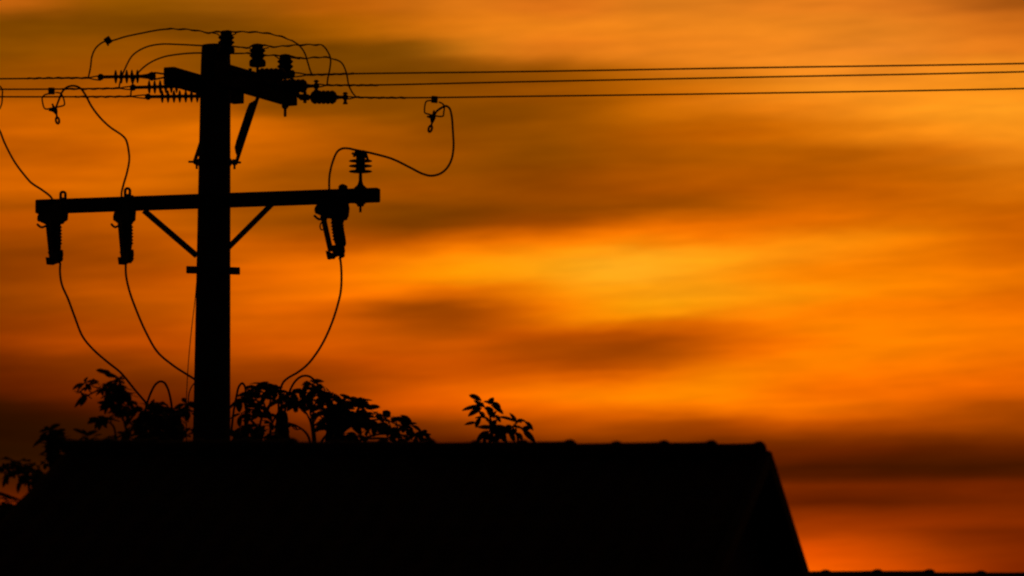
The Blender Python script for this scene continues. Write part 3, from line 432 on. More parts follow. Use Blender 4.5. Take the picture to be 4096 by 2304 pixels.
# ------------------------------------------------------------------ tiled house and its lower neighbour
def ridge_tile_mesh(length, name):
    """half-round ridge cap with a raised collar at one end; long axis +x, origin at the crest line's start"""
    seg, prof = 10, [(0.0, 0.097), (0.55, 0.099), (0.81, 0.102), (0.87, 0.111), (0.92, 0.114), (0.97, 0.112), (1.02, 0.103)]
    mb = MB()
    vs, fs = [], []
    for (t, r) in prof:
        for k in range(seg + 1):
            an = math.pi * (k / seg) * 1.0
            vs.append((t * length, r * 1.15 * math.cos(an), r * math.sin(an) - 0.104))
        for k in range(seg + 1):
            an = math.pi * (1 - k / seg)
            vs.append((t * length, (r * 1.15 - 0.014) * math.cos(an), (r - 0.014) * math.sin(an) - 0.104))
    m_ = 2 * (seg + 1)
    for i in range(len(prof) - 1):
        for k in range(m_):
            k2 = (k + 1) % m_
            fs.append((i * m_ + k, i * m_ + k2, (i + 1) * m_ + k2, (i + 1) * m_ + k))
    fs.append(tuple(range(m_ - 1, -1, -1)))
    fs.append(tuple((len(prof) - 1) * m_ + k for k in range(m_)))
    me = bpy.data.meshes.new(name)
    me.from_pydata(vs, [], fs)
    me.materials.append(M_TILE)
    me.polygons.foreach_set('use_smooth', [True] * len(me.polygons))
    me.set_sharp_from_angle(angle=R(35))
    return me

def slope(mb, A, B, Ce, De, thick, nu, nv, nrm):
    """tiled roof plane A-B (ridge) to De-Ce (eave), with barrel rows and stepped courses"""
    top, bot = [], []
    for j in range(nv + 1):
        t = j / nv
        for i in range(nu + 1):
            s = i / nu
            p = A.lerp(B, s).lerp(De.lerp(Ce, s), t)
            course = (t * nv / 3.0) % 1.0
            h = 0.022 * abs(math.sin(math.pi * s * nu / 4.0)) + 0.016 * course
            top.append(p + nrm * h)
            bot.append(p - nrm * thick)
    w = nu + 1
    n0 = len(top)
    fs = []
    for j in range(nv):
        for i in range(nu):
            a, b, c, d = j * w + i, j * w + i + 1, (j + 1) * w + i + 1, (j + 1) * w + i
            fs.append((a, d, c, b)); fs.append((n0 + a, n0 + b, n0 + c, n0 + d))
    for i in range(nu):
        fs.append((i, i + 1, n0 + i + 1, n0 + i))
        q = nv * w
        fs.append((q + i + 1, q + i, n0 + q + i, n0 + q + i + 1))
    for j in range(nv):
        a, d = j * w, (j + 1) * w
        fs.append((d, a, n0 + a, n0 + d))
        a, d = j * w + nu, (j + 1) * w + nu
        fs.append((a, d, n0 + d, n0 + a))
    mb.add(top + bot, fs)

def tiled_house(name, label, L_, R_, run, drop, flare_l, n_tiles, verge=True):
    """gabled house under a ridge from L_ to R_"""
    mid = (L_ + R_) / 2
    t = thing(name, label, 'house', (mid.x, mid.y, 0), None)
    r = (R_ - L_); r.z = 0; r.normalize()
    n = Vector((r.y, -r.x, 0))                   # horizontal, towards the viewer
    dz = Vector((0, 0, 1))
    F1 = L_ + n * run - r * flare_l * run - dz * drop
    F2 = R_ + n * run - dz * drop
    B1 = L_ - n * run - r * flare_l * run - dz * drop
    B2 = R_ - n * run - dz * drop
    d0 = dz * 0.075
    nf = (n * drop + dz * run).normalized(); nb = (-n * drop + dz * run).normalized()
    ln = (R_ - L_).length
    roof = MB()
    slope(roof, L_ - d0, R_ - d0, F2 - d0, F1 - d0, 0.05, int(ln / 0.05), 30, nf)
    roof = roof.build('roof_slope', M_TILE, t)
    back = MB()
    slope(back, L_ - d0, R_ - d0, B2 - d0, B1 - d0, 0.05, int(ln / 0.05), 30, nb)
    # keep the outer side up on the rear slope
    back.f = [tuple(reversed(f)) for f in back.f]
    back.build('roof_slope', M_TILE, t)
    me = ridge_tile_mesh(ln / n_tiles, 'ridge_tile')
    ax = (R_ - L_).normalized()
    for i in range(n_tiles):
        o = bpy.data.objects.new('ridge_tile', me)
        col.objects.link(o)
        o.parent = t
        p = L_ + (R_ - L_) * (i / n_tiles) - t.location
        sag = 0.004 * math.sin(i * 2.1) + rnd.uniform(-0.003, 0.003)
        side = Vector((0, 0, 1)).cross(ax).normalized(); upv = ax.cross(side)
        o.matrix_basis = Matrix.Translation(p + dz * sag) @ Matrix((ax, side, upv)).transposed().to_4x4() @ Matrix.Rotation(rnd.uniform(-0.05, 0.05), 4, 'X') @ Matrix.Rotation(rnd.uniform(-0.008, 0.008), 4, 'Y')
    if verge:
        for E, nn in ((F2, nf), (B2, nb)):
            a = R_ + r * 0.02 - dz * 0.10; b = E + r * 0.02 - dz * 0.10
            MB().bar(a, b, r * 0.03, nn * 0.055).build('verge_board', M_WOOD, t, False, 0.006)
    # walls under the slopes, with a pointed end at each side
    ins = 0.35
    base_l, base_r = L_ + r * 0.3, R_ - r * 0.3
    for c in (base_l, base_r):
        zt = c.z - 0.16
        zi = c.z - 0.16 - drop * (run - ins) / run
        f_, b_ = c + n * (run - ins), c - n * (run - ins)
        MB().prism([(f_.x, f_.y, 0), (f_.x, f_.y, zi), (c.x, c.y, zt), (b_.x, b_.y, zi), (b_.x, b_.y, 0)], r * 0.1).build('gable_wall', M_WALL, t, False)
    for sgn in (1, -1):
        a, b = base_l + n * sgn * (run - ins - 0.1) + r * 0.1, base_r + n * sgn * (run - ins - 0.1) - r * 0.1
        zi = min(a.z, b.z) - 0.2 - drop * (run - ins) / run
        c = (a + b) / 2
        MB().box((c.x, c.y, zi / 2), (b - a) / 2 * 0.999, n * 0.1, dz * zi / 2).build('wall', M_WALL, t, False)
    return t

AR = R(15)
yr = 44.0
RR = P(3052, 1770, yr)
ll = 4.5
LL = RR - Vector((math.cos(AR), -math.sin(AR), 0)) * ll
LL = P(270, 1754, LL.y)
tiled_house('tiled_house', 'dark house with a tiled ridge standing in front of the utility pole', LL, RR, 2.6, 1.57, 0.17, 15)
R2 = P(5200, 2299, 47.0); L2 = P(2700, 2273, 47.6)
tiled_house('lower_house', 'lower tiled roof to the right of the taller house, only its bumpy ridge showing', L2, R2, 2.6, 1.4, 0.0, int((R2 - L2).length / 0.331), False)

R3 = P(420, 2016, 51.0); L3 = P(-1600, 2006, 51.6)
tiled_house('low_house', 'low tiled roof just showing at the lower left edge behind the taller house', L3, R3, 2.4, 1.3, 0.0, int((R3 - L3).length / 0.33), False)

# ------------------------------------------------------------------ utility pole
pole_root = thing('utility_pole', 'thick dark utility pole with crossarms at two heights rising behind the roof ridge', 'utility pole', (X_POLE, Y_POLE, 0))
ptop = P(863.5, 182, Y_POLE); pmid = P(846, 1760, Y_POLE)
pdir = (pmid - ptop) / (ptop.z - pmid.z)
pbase = ptop + pdir * ptop.z
rt, rm = 58.5 / K, 75.0 / K
rb = rt + (rm - rt) * ptop.z / (ptop.z - pmid.z)
def pole_at(z):
    return ptop + pdir * (ptop.z - z)
MB().lathe(pbase - Vector((0, 0, 0.3)), ptop, [(0, rb), (0.3, rb + (rt - rb) * 0.3), (0.6, rb + (rt - rb) * 0.6), (0.985, rt + 0.003), (1.0, rt - 0.004)], 36).build('shaft', M_CONC, pole_root)

BETA = R(65)
dA = Vector((math.cos(BETA), math.sin(BETA), 0)); nA = Vector((math.sin(BETA), -math.cos(BETA), 0)); ZU = Vector((0, 0, 1))
pc = pole_at(P(863, 300).z)
c_back, c_front = pc - nA * 0.2, pc + nA * 0.2
AW, AH = 0.058, 0.07
z_back = P(668, 268, c_back.y - 0.5).z - AH
z_front = P(925, 265, 64.84).z - AH
def arm_pt(c, t, z):
    return Vector((c.x, c.y, z)) + dA * t
MB().bar(arm_pt(c_back, -0.56, z_back - 0.011), arm_pt(c_back, 0.87, z_back - 0.011), nA * AW, ZU * (AH + 0.011)).build('crossarm', M_WOOD, pole_root, False, 0.008)
MB().bar(arm_pt(c_front, -0.52, z_front - 0.034), arm_pt(c_front, 1.20, z_front - 0.034), nA * AW, ZU * (AH + 0.034)).build('crossarm', M_WOOD, pole_root, False, 0.008)
for tt in (-0.1, 0.8):
    zz = (z_front + z_back) / 2
    MB().tube([arm_pt(c_back, tt, zz) - nA * 0.12, arm_pt(c_front, tt, zz) + nA * 0.12], 0.011, 8).build('arming_bolt', M_STEEL, pole_root)
MB().tube([arm_pt(c_back, 0.0, z_back) - nA * 0.09, arm_pt(c_front, 0.0, z_front) + nA * 0.09], 0.012, 8).build('arming_bolt', M_STEEL, pole_root)
# flat-ended channel braces from a through bolt up to the arms
zb = P(860, 649).z
pb = pole_at(zb)
bolt_l, bolt_r = P(755, 647, Y_POLE + 0.1), P(963, 650, Y_POLE - 0.1)
mb = MB().tube([bolt_l, bolt_r], 0.011, 8)
for q, s in ((P(787, 648, Y_POLE + 0.08), 1), (P(938, 649, Y_POLE - 0.08), -1)):
    ax = (bolt_r - bolt_l).normalized()
    mb.lathe(q - ax * 0.03, q + ax * 0.03, [(0, 0.02), (0.3, 0.03), (0.7, 0.03), (1, 0.02)], 6)
    mb.lathe(q + Vector((0.0, 0, -0.065)), q + Vector((0.0, 0, 0.02)), [(0, 0.011), (1, 0.011)], 8)
mb.build('through_bolt', M_STEEL, pole_root)
ring_c = pole_at(zb)
MB().lathe(ring_c - ZU * 0.03, ring_c + ZU * 0.03, [(0, rt + 0.022), (1, rt + 0.022)], 36).build('pole_band', M_STEEL, pole_root)
def brace(px0, py0, px1, py1, Y0, Y1, fold):
    a, b = P(px0, py0, Y0), P(px1, py1, Y1)
    ax = (b - a); ln = ax.length; ax.normalize()
    view = ((a + b) / 2 - EYE).normalized()
    w = ax.cross(view).normalized()
    if w.x * fold > 0: w = -w                # which way the strap is folded
    d = ax.cross(w).normalized()
    # a pressed flat strap whose middle is folded wide
    prof = [(0, 14), (0.10, 15), (0.13, 22), (0.2, 33), (0.3, 35), (0.75, 35), (0.86, 33), (0.93, 15), (1.0, 14)]
    right = [a + ax * (t * ln) - w * (7.5 / K) for t, _ in prof]
    left = [a + ax * (t * ln) - w * (7.5 / K) + w * (q / K) for t, q in prof]
    mb = MB().prism(right + left[::-1], d * 0.006)
    mb.bar(a + ax * ln * 0.14 - w * (5 / K), b - ax * ln * 0.1 - w * (5 / K), w * 0.005, d * 0.03)
    return mb.build('arm_brace', M_STEEL, pole_root, False)
brace(945, 650, 1032, 386, Y_POLE - 0.08, 65.35, 1)
brace(777, 650, 864, 386, Y_POLE + 0.08, 65.45, -1)

# lower crossarm, carried on the near face of the pole
lo_a = (P(146, 828, 65.25), P(1517, 780, 64.34))
lo_z = (lo_a[0].z + lo_a[1].z) / 2
tilt_z = (lo_a[1].z - lo_a[0].z) / 2
lo_d = (lo_a[1] - lo_a[0]).normalized()
lo_n = lo_d.cross(ZU).normalized()
if lo_n.y > 0: lo_n = -lo_n
lo_up = lo_d.cross(lo_n).normalized()
if lo_up.z < 0: lo_up = -lo_up
MB().bar(lo_a[0], lo_a[1], lo_n * 0.05, lo_up * 0.066).build('crossarm', M_WOOD, pole_root, False, 0.014)
MB().bar(P(576, 842, 64.86), P(788, 1024, 64.78), Vector((0, 0.006, 0)), Vector((0.0195, 0, 0.0185)) * 1.05).build('arm_brace', M_STEEL, pole_root, False)
MB().bar(P(1094, 810, 64.54), P(912, 992, 64.72), Vector((0, 0.006, 0)), Vector((0.018, 0, -0.018)) * 1.0).build('arm_brace', M_STEEL, pole_root, False)
MB().tube([P(846, 806, 64.62), P(846, 806, 65.25)], 0.013, 8).build('through_bolt', M_STEEL, pole_root)
MB().bar(P(745, 1079, 64.95), P(960, 1084, 64.8), Vector((0, 0.03, 0)), ZU * (14 / K)).build('step_bar', M_STEEL, pole_root, False, 0.006)

# ------------------------------------------------------------------ pin insulators
def pin_insulator(px, y_top, y_base, Y, z_arm, label, bolt_below):
    top, base = P(px, y_top, Y), P(px, y_base, Y)
    t = thing('pin_insulator', label, 'insulator', (base.x, base.y, z_arm), 'pin insulators on the crossarms')
    h = top.z - base.z
    s = 1 / K
    prof = [(0.0, 30 * s), (0.04, 33.5 * s), (0.2, 34 * s), (0.28, 31 * s), (0.33, 25 * s), (0.37, 23 * s), (0.42, 27 * s), (0.47, 32.5 * s), (0.51, 33 * s), (0.56, 27 * s), (0.60, 23.5 * s),
            (0.65, 28 * s), (0.70, 33 * s), (0.74, 31 * s), (0.80, 24 * s), (0.86, 22.5 * s), (0.90, 24 * s), (0.97, 23.5 * s), (1.0, 19 * s)]
    MB().lathe(base, top, prof, 28).build('porcelain_body', M_PORC, t)
    pin = MB().lathe(Vector((base.x, base.y, z_arm - 2 * AH - 0.07)), base + ZU * 0.02, [(0, 0.014), (1, 0.014)], 10)
    pin.lathe(Vector((base.x, base.y, z_arm)), Vector((base.x, base.y, z_arm + 0.016)), [(0, 0.034), (1, 0.03)], 12)
    if bolt_below:
        zz = z_arm - 2 * AH - 0.068
        pin.lathe(Vector((base.x, base.y, zz - 0.036)), Vector((base.x, base.y, zz)), [(0, 0.02), (0.5, 0.034), (1, 0.036)], 6)
        pin.lathe(Vector((base.x, base.y, zz - 0.11)), Vector((base.x, base.y, zz)), [(0, 0.014), (1, 0.014)], 10)
    pin.build('pin', M_STEEL, t)
    return t
zt_f = z_front + AH
pin_insulator(905, 124, 214, 64.73, zt_f, 'ribbed pin insulator at the very top edge of the pole', False)
pin_insulator(1030, 177, 266, 65.37, zt_f, 'ribbed pin insulator second from the pole on the upper crossarm', False)
pin_insulator(1141, 219, 312, 65.94, zt_f, 'ribbed pin insulator on the outer end of the upper crossarm', True)
def post_insulator():
    Y = 64.42
    base, top = P(1442, 690, Y), P(1442, 603, Y)
    za = P(1442, 752, Y).z
    t = thing('post_insulator', 'tall pin insulator with three thin discs on the lower crossarm', 'insulator', (base.x, base.y, za))
    s = 1 / K
    MB().lathe(base, top, [(0, 15 * s), (0.06, 20 * s), (0.5, 18 * s), (0.72, 18 * s), (0.8, 24 * s), (0.9, 25 * s), (1, 20 * s)], 24).build('porcelain_body', M_PORC, t)
    for yy in (685, 663, 643):
        c = P(1442, yy, Y)
        MB().lathe(c - ZU * 0.007, c + ZU * 0.012, [(0, 44 * s), (0.25, 47 * s), (0.5, 44 * s), (1.0, 18 * s)], 28).build('shed', M_PORC, t)
    MB().lathe(Vector((base.x, base.y, za)), base + ZU * 0.01, [(0, 27 * s), (0.1, 19 * s), (0.2, 12 * s), (0.42, 7.5 * s), (1, 6.5 * s)], 16).build('pin', M_STEEL, t)
    zz = P(1445, 815, Y).z
    MB().lathe(Vector((base.x, base.y, zz - 0.08)), Vector((base.x, base.y, zz + 0.01)), [(0, 5 * s), (0.6, 5.2 * s), (0.62, 13 * s), (0.85, 16 * s), (0.9, 22 * s), (1, 22 * s)], 10).build('nut', M_STEEL, t)
    for (a, b) in (((1408, 612), (1425, 622)), ((1425, 602), (1415, 628)), ((1462, 610), (1472, 640)), ((1455, 604), (1466, 632))):
        MB().tube([P(*a, Y - 0.05), P(*b, Y - 0.05)], 0.012, 6).build('tie_wire', M_WIRE, t)
post_insulator()

# ------------------------------------------------------------------ strain insulators of the left-hand span
Y0S = (64.78, 65.55, 66.22)
def rod_insulator(ball, inner, sheds, y0, arm, label, rsh=28):
    a, b = PL(ball[0], ball[1], y0), PL(inner[0], inner[1], y0)
    t = thing('rod_insulator', label, 'insulator', (b + (a - b) * 0.5), 'long strain insulators of the left span')
    s = 1 / K
    MB().lathe(a, b, [(0, 7 * s), (1, 7.2 * s)], 12).build('rod', M_POLY, t)
    ax = (b - a).normalized()
    for x in sheds:
        f = (x - ball[0]) / (inner[0] - ball[0])
        c = a.lerp(b, f)
        MB().lathe(c - ax * 6.5 * s, c + ax * 6.5 * s, [(0, 7 * s), (0.38, (rsh - 3) * s), (0.5, rsh * s), (0.62, (rsh - 3) * s), (1, 7 * s)], 24).build('shed', M_POLY, t)
    MB().ball(a, 13.5 * s).build('end_fitting', M_STEEL, t)
    mb = MB().lathe(b - ax * 0.09, b + ax * 0.05, [(0, 7 * s), (0.5, 11 * s), (0.75, 19 * s), (1, 14 * s)], 14)
    # clevis straps back to the arm
    for o in (ZU * 0.026, ZU * -0.026):
        mb.tube([b + o * 0.7, b.lerp(arm, 0.3) + o * 1.2, arm + o * 0.5], 0.009, 8)
    mb.build('clevis', M_STEEL, t)
    return a
def on_back_arm(tq):
    return arm_pt(c_back, tq, z_back) - nA * AW
LB = []
LB.append(rod_insulator((403, 308), (600, 305), (463, 485, 507, 528, 550), Y0S[0] - 0.1, on_back_arm(-0.5), 'long insulator rod with five sheds nearest the arm end, on the top left wire'))
LB.append(rod_insulator((532, 350), (735, 345), (597, 619, 641, 663, 685, 706), Y0S[1] - 0.05, on_back_arm(0.24), 'long insulator rod partly behind the upper crossarm, on the middle left wire'))
LB.append(rod_insulator((592, 387), (825, 384), (649, 672, 696, 719, 743, 766, 789), Y0S[2] - 0.1, on_back_arm(0.84), 'long insulator rod with many sheds lowest beside the pole, on the bottom left wire', 27))

# ------------------------------------------------------------------ short strain insulators of the right-hand span
def stub_insulator(x0, x1, y, y0, rad, link_from, clamp_x, arm, label, bolt_dy=(-16, 24)):
    a, b = PL(x0, y, y0), PL(x1, y, y0)
    t = thing('stub_insulator', label, 'insulator', (a + b) / 2, 'short strain insulators of the right span')
    s = 1 / K
    prof = [(0, 12 * s), (0.02, rad * 0.5 * s), (0.07, rad * 0.82 * s)]
    nrib = 5
    for i in range(nrib):
        f = 0.16 + 0.68 * i / (nrib - 1)
        prof += [(f - 0.06, (rad - 4.0) * s), (f - 0.025, (rad - 0.6) * s), (f, rad * s), (f + 0.025, (rad - 0.6) * s), (f + 0.06, (rad - 4.0) * s)]
    prof += [(0.93, rad * 0.82 * s), (0.98, rad * 0.5 * s), (1, 12 * s)]
    MB().lathe(a, b, prof, 28).build('porcelain_body', M_PORC, t)
    c = PL(clamp_x, y, y0)
    e = PL(clamp_x - 22, y, y0)
    MB().tube([b - (b - a) * 0.02, b.lerp(e, 0.5), e, c], 9 * s, 10, lambda q: 1.0 if q < 0.5 else 0.8).build('end_fitting', M_STEEL, t)
    v1, v2 = PL(clamp_x, y + bolt_dy[0], y0), PL(clamp_x, y + bolt_dy[1], y0)
    mb = MB().ball(c, 13 * s).tube([v1, v2], 6.5 * s, 8)
    mb.lathe(v2 - ZU * 0.008, v2 + ZU * 0.008, [(0, 11 * s), (1, 9 * s)], 6)
    mb.lathe(v1 - ZU * 0.006, v1 + ZU * 0.01, [(0, 12 * s), (1, 7 * s)], 8)
    mb.build('wire_clamp', M_STEEL, t)
    l0 = PL(link_from, y, y0)
    mb = MB().tube([arm, l0, a.lerp(l0, 0.5), a + (b - a) * 0.03], 9 * s, 10)
    q = l0.lerp(a, 0.45)
    mb.bar(l0.lerp(a, 0.05), l0.lerp(a, 0.75), nA.cross(ZU) * 0.02, ZU * 12 * s)
    mb.tube([q + ZU * 0.055, q - ZU * 0.055], 7 * s, 8)
    mb.build('clevis', M_STEEL, t)
    return c
def on_front_arm(tq):
    return arm_pt(c_front, tq, z_front) + nA * AW
stub_insulator(1032, 1140, 297, Y0S[0], 25, 975, 1168, on_front_arm(-0.2), 'ribbed stub insulator half hidden behind the pin insulators, on the top right wire', (-12, 28))
stub_insulator(1124, 1227, 344, Y0S[1], 28, 1085, 1265, on_front_arm(0.5), 'ribbed stub insulator between the two others, on the middle right wire', (-20, 18))
stub_insulator(1244, 1345, 389, Y0S[2], 28, 1200, 1381, on_front_arm(1.13), 'ribbed stub insulator farthest out past the arm end, on the bottom right wire')

# ------------------------------------------------------------------ power lines
def wobble(pts, amp, step):
    out, acc = [], 0.0
    for i, p in enumerate(pts):
        if i: acc += (pts[i] - pts[i - 1]).length
        out.append(p + ZU * amp * math.sin(acc / step * 2 * math.pi))
    return out
def dense(pts, gap):
    out = [pts[0]]
    for a, b in zip(pts, pts[1:]):
        k = max(1, int((b - a).length / gap))
        out += [a.lerp(b, (i + 1) / k) for i in range(k)]
    return out
RW = 0.0077
def power_line(pts, y0, grip_to, fork, label, side):
    p = [PL(x, y, y0) for x, y in pts]
    d = (p[-1] - p[-2]).normalized()
    p.append(p[-1] + d * 6 + ZU * 0.05)
    p.append(p[-1] + d * 14 + ZU * 0.35)
    p.append(p[-1] + d * 16 + ZU * 0.9)
    t = thing('power_line', label, 'power line', p[0], 'power lines strung from the pole')
    sp = smooth_pts(p, 10)
    MB().tube(sp, RW, 8).build('conductor', M_WIRE, t)
    g = dense(smooth_pts([PL(x, y, y0) for x, y in grip_to], 6), 0.012)
    n_ = [0]
    MB().tube(wobble(g, 0.0022, 0.09), 0.0098, 8, lambda q: 1.0 + 0.14 * math.sin(q * len(g) * 0.75)).build('grip_wrap', M_WIRE, t)
    (jx, jy), (ex, ya, yb) = fork
    j = PL(jx, jy, y0)
    mb = MB()
    mm = PL((jx + ex) / 2, (jy * 0.35 + ya * 0.65), y0); mb.tube(smooth_pts([j, mm, PL(ex, ya, y0)], 5), 0.0065, 6)
    mm = PL((jx + ex) / 2, (jy * 0.35 + yb * 0.65), y0); mb.tube(smooth_pts([j, mm, PL(ex, yb, y0)], 5), 0.0065, 6)
    mb.build('grip_loop', M_WIRE, t)
    return t
power_line([(1230, 299), (1400, 295), (2048, 287), (3000, 271), (4096, 254)], Y0S[0], [(1228, 300), (1300, 298), (1415, 295)], ((1232, 299), (1172, 290, 308)), 'top wire of the three running right from the pole', 1)
power_line([(1306, 341), (1500, 340), (2048, 328), (3000, 309), (4096, 287)], Y0S[1], [(1304, 341), (1400, 341), (1512, 341)], ((1306, 341), (1266, 336, 349)), 'middle wire of the three running right from the pole', 1)
power_line([(1424, 389), (1620, 391), (2048, 386), (2800, 376), (3700, 362), (4096, 354)], Y0S[2], [(1422, 389), (1500, 391), (1622, 391)], ((1424, 389), (1382, 386, 397)), 'bottom wire of the three running right, carrying a stirrup clamp', 1)
power_line([(352, 312), (200, 313), (0, 315)], Y0S[0] - 0.1, [(354, 312), (240, 312), (110, 314)], ((352, 312), (403, 303, 321)), 'top wire of the three running left from the pole', -1)
power_line([(475, 353), (250, 356), (0, 357)], Y0S[1] - 0.05, [(477, 353), (380, 355), (250, 356)], ((475, 353), (532, 345, 359)), 'middle wire of the three running left, with a stirrup clamp', -1)
power_line([(522, 386), (300, 387), (0, 387)], Y0S[2] - 0.1, [(524, 386), (400, 387), (300, 387)], ((522, 386), (592, 379, 394)), 'bottom wire of the three running left from the pole', -1)

# ------------------------------------------------------------------ jumper wires over the pin insulators
def jumper(pts, y0a, y0b, wob, label):
    n = len(pts)
    raw = [PL(x, y, y0a + (y0b - y0a) * i / (n - 1)) for i, (x, y) in enumerate(pts)]
    sp = dense(smooth_pts(raw, 8), 0.012)
    t = thing('jumper_wire', label, 'jumper wire', raw[0], 'jumper wires looping over the pole top')
    def lumps(q):
        px = pts[0][0] + (pts[-1][0] - pts[0][0]) * q
        return 1.0 + (0.22 * math.sin(q * 150) if wob[0] < q < wob[1] else 0.0)
    k0, k1 = int(wob[0] * len(sp)), int(wob[1] * len(sp))
    mid = wobble(sp[k0:k1], 0.0035, 0.14)
    sp = sp[:k0] + mid + sp[k1:]
    MB().tube(sp, 0.0078, 8, lumps).build('wire', M_WIRE, t)
    return t
j1 = jumper([(353, 312), (362, 270), (368, 225), (385, 190), (418, 166), (450, 162), (500, 147), (560, 134), (640, 119), (680, 116), (730, 117), (780, 121), (835, 131), (868, 127), (905, 125), (940, 127), (1000, 128), (1060, 132), (1120, 145), (1170, 164), (1200, 185), (1220, 215), (1231, 250), (1245, 292), (1253, 302)], Y0S[0] - 0.1, Y0S[0] - 0.02, (0.38, 0.8), 'highest jumper wire, passing a small connector box and the pole top insulator')
j2 = jumper([(476, 352), (482, 322), (500, 275), (530, 222), (580, 190), (640, 177), (720, 178), (800, 182), (863, 184), (925, 185), (990, 191), (1005, 184), (1030, 178), (1056, 180), (1085, 187), (1150, 183), (1200, 180), (1260, 179), (1291, 183), (1310, 205), (1322, 235), (1320, 270), (1312, 310), (1308, 342)], Y0S[1] - 0.05, Y0S[1] - 0.02, (0.45, 0.8), 'middle jumper wire, tied over the insulator beside the pole top')
j3 = jumper([(523, 386), (525, 362), (540, 310), (565, 278), (600, 251), (650, 229), (700, 219), (760, 213), (805, 212), (863, 213), (925, 214), (1000, 214), (1060, 220), (1105, 222), (1141, 220), (1170, 225), (1205, 233), (1260, 230), (1300, 229), (1342, 238), (1367, 252), (1385, 290), (1395, 340), (1408, 368), (1425, 389)], Y0S[2] - 0.1, Y0S[2] - 0.02, (0.45, 0.8), 'lowest jumper wire, tied over the insulator on the arm end')
def twin(pts, y0, par):
    MB().tube(smooth_pts([PL(x, y, y0) for x, y in pts], 6), 0.006, 6).build('tie_wire', M_WIRE, par)
twin([(850, 132), (868, 135), (882, 146), (905, 150), (926, 142), (945, 134)], Y0S[0], j1)
twin([(990, 189), (1002, 195), (1012, 203), (1030, 206), (1050, 197), (1075, 190)], Y0S[1], j2)
twin([(1098, 222), (1110, 231), (1122, 236), (1141, 240), (1165, 232), (1200, 236)], Y0S[2], j3)
q = PL(432, 162, Y0S[0] - 0.1)
dd = Vector((0.8, 0, 0.55)).normalized(); ee = Vector((-0.55, 0, 0.8))
MB().box(q, dd * (13 / K), ee * (14 / K), Vector((0, 0.026, 0))).tube([q - dd * 0.03 - ee * 0.045, q - dd * 0.012 - ee * 0.02], 0.009, 6).build('connector_box', M_POLY, j1, False, 0.005)

# ------------------------------------------------------------------ stirrup clamps with their hot-line taps
def stirrup(block, loop, body, eye, y0, label, tilt_b=0.0):
    bq = PL(block[0], block[1], y0)
    t = thing('stirrup_clamp', label, 'line clamp', bq, 'stirrup clamps hung on the wires')
    s = 1 / K
    MB().box(bq, Vector((block[2] * s, 0, -tilt_b)), Vector((0, 0.03, 0)), Vector((tilt_b, 0, block[3] * s))).build('clamp_block', M_POLY, t, False, 0.006)
    MB().tube(smooth_pts([PL(x, y, y0) for x, y in loop], 6), 0.0075, 8).build('stirrup', M_WIRE, t)
    (bx0, by0), (bx1, by1) = body
    a, b = PL(bx0, by0, y0 - 0.01), PL(bx1, by1, y0 - 0.01)
    ax = (b - a).normalized()
    mb = MB().lathe(a - ax * 0.045, b, [(0, 3.5 * s), (0.3, 5 * s), (0.42, 11 * s), (0.6, 12 * s), (0.85, 8 * s), (1.0, 5 * s)], 12)
    sd_ = Vector((-1, 0, -0.08 if eye[0] > bx0 else 0.1)).normalized()
    mb.lathe(a + ax * 0.02, a + ax * 0.02 + sd_ * 0.058, [(0, 11 * s), (0.5, 7 * s), (0.75, 4 * s), (1, 3.5 * s)], 8)
    mb.build('clamp_body', M_STEEL, t)
    e = PL(eye[0], eye[1], y0 - 0.01)
    ax2 = (e - b).normalized()
    sdv = ax2.cross(Vector((0, 1, 0))).normalized()
    ring = [e + ax2 * (13 * s * math.cos(k / 16 * 2 * math.pi)) + sdv * (6.5 * s * math.sin(k / 16 * 2 * math.pi)) for k in range(16)]
    MB().tube([b, e - ax2 * 13 * s], 4.2 * s, 8).tube(ring, 4.8 * s, 6, None, True).build('eye_bolt', M_STEEL, t)
    return t
stirrup((1738, 398, 13, 13), [(1724, 402), (1706, 405), (1701, 415), (1698, 445), (1700, 452), (1712, 456), (1735, 462), (1765, 466), (1773, 463), (1775, 450), (1777, 425), (1770, 415), (1756, 408)], ((1733, 460), (1728, 492)), (1721, 515), Y0S[2], 'stirrup clamp with a wire loop, hanging from the bottom right wire', 0.003)
stirrup((206, 364, 13, 13), [(196, 375), (178, 380), (169, 392), (170, 408), (176, 430), (183, 436), (205, 433), (235, 427), (257, 420), (258, 412), (252, 388), (242, 373), (222, 370)], ((216, 432), (226, 456)), (230, 482), Y0S[1] - 0.05, 'stirrup clamp with a wire loop, hanging from the middle left wire')
stirrup((-26, 394, 13, 13), [(-38, 380), (-48, 388), (-54, 405), (-50, 440), (-30, 448), (-6, 440), (6, 418), (9, 385), (9, 360), (1, 346), (-12, 342)], ((-26, 452), (-18, 474)), (-14, 498), Y0S[2] - 0.1, 'wire loop of a stirrup clamp cut by the left edge of view')

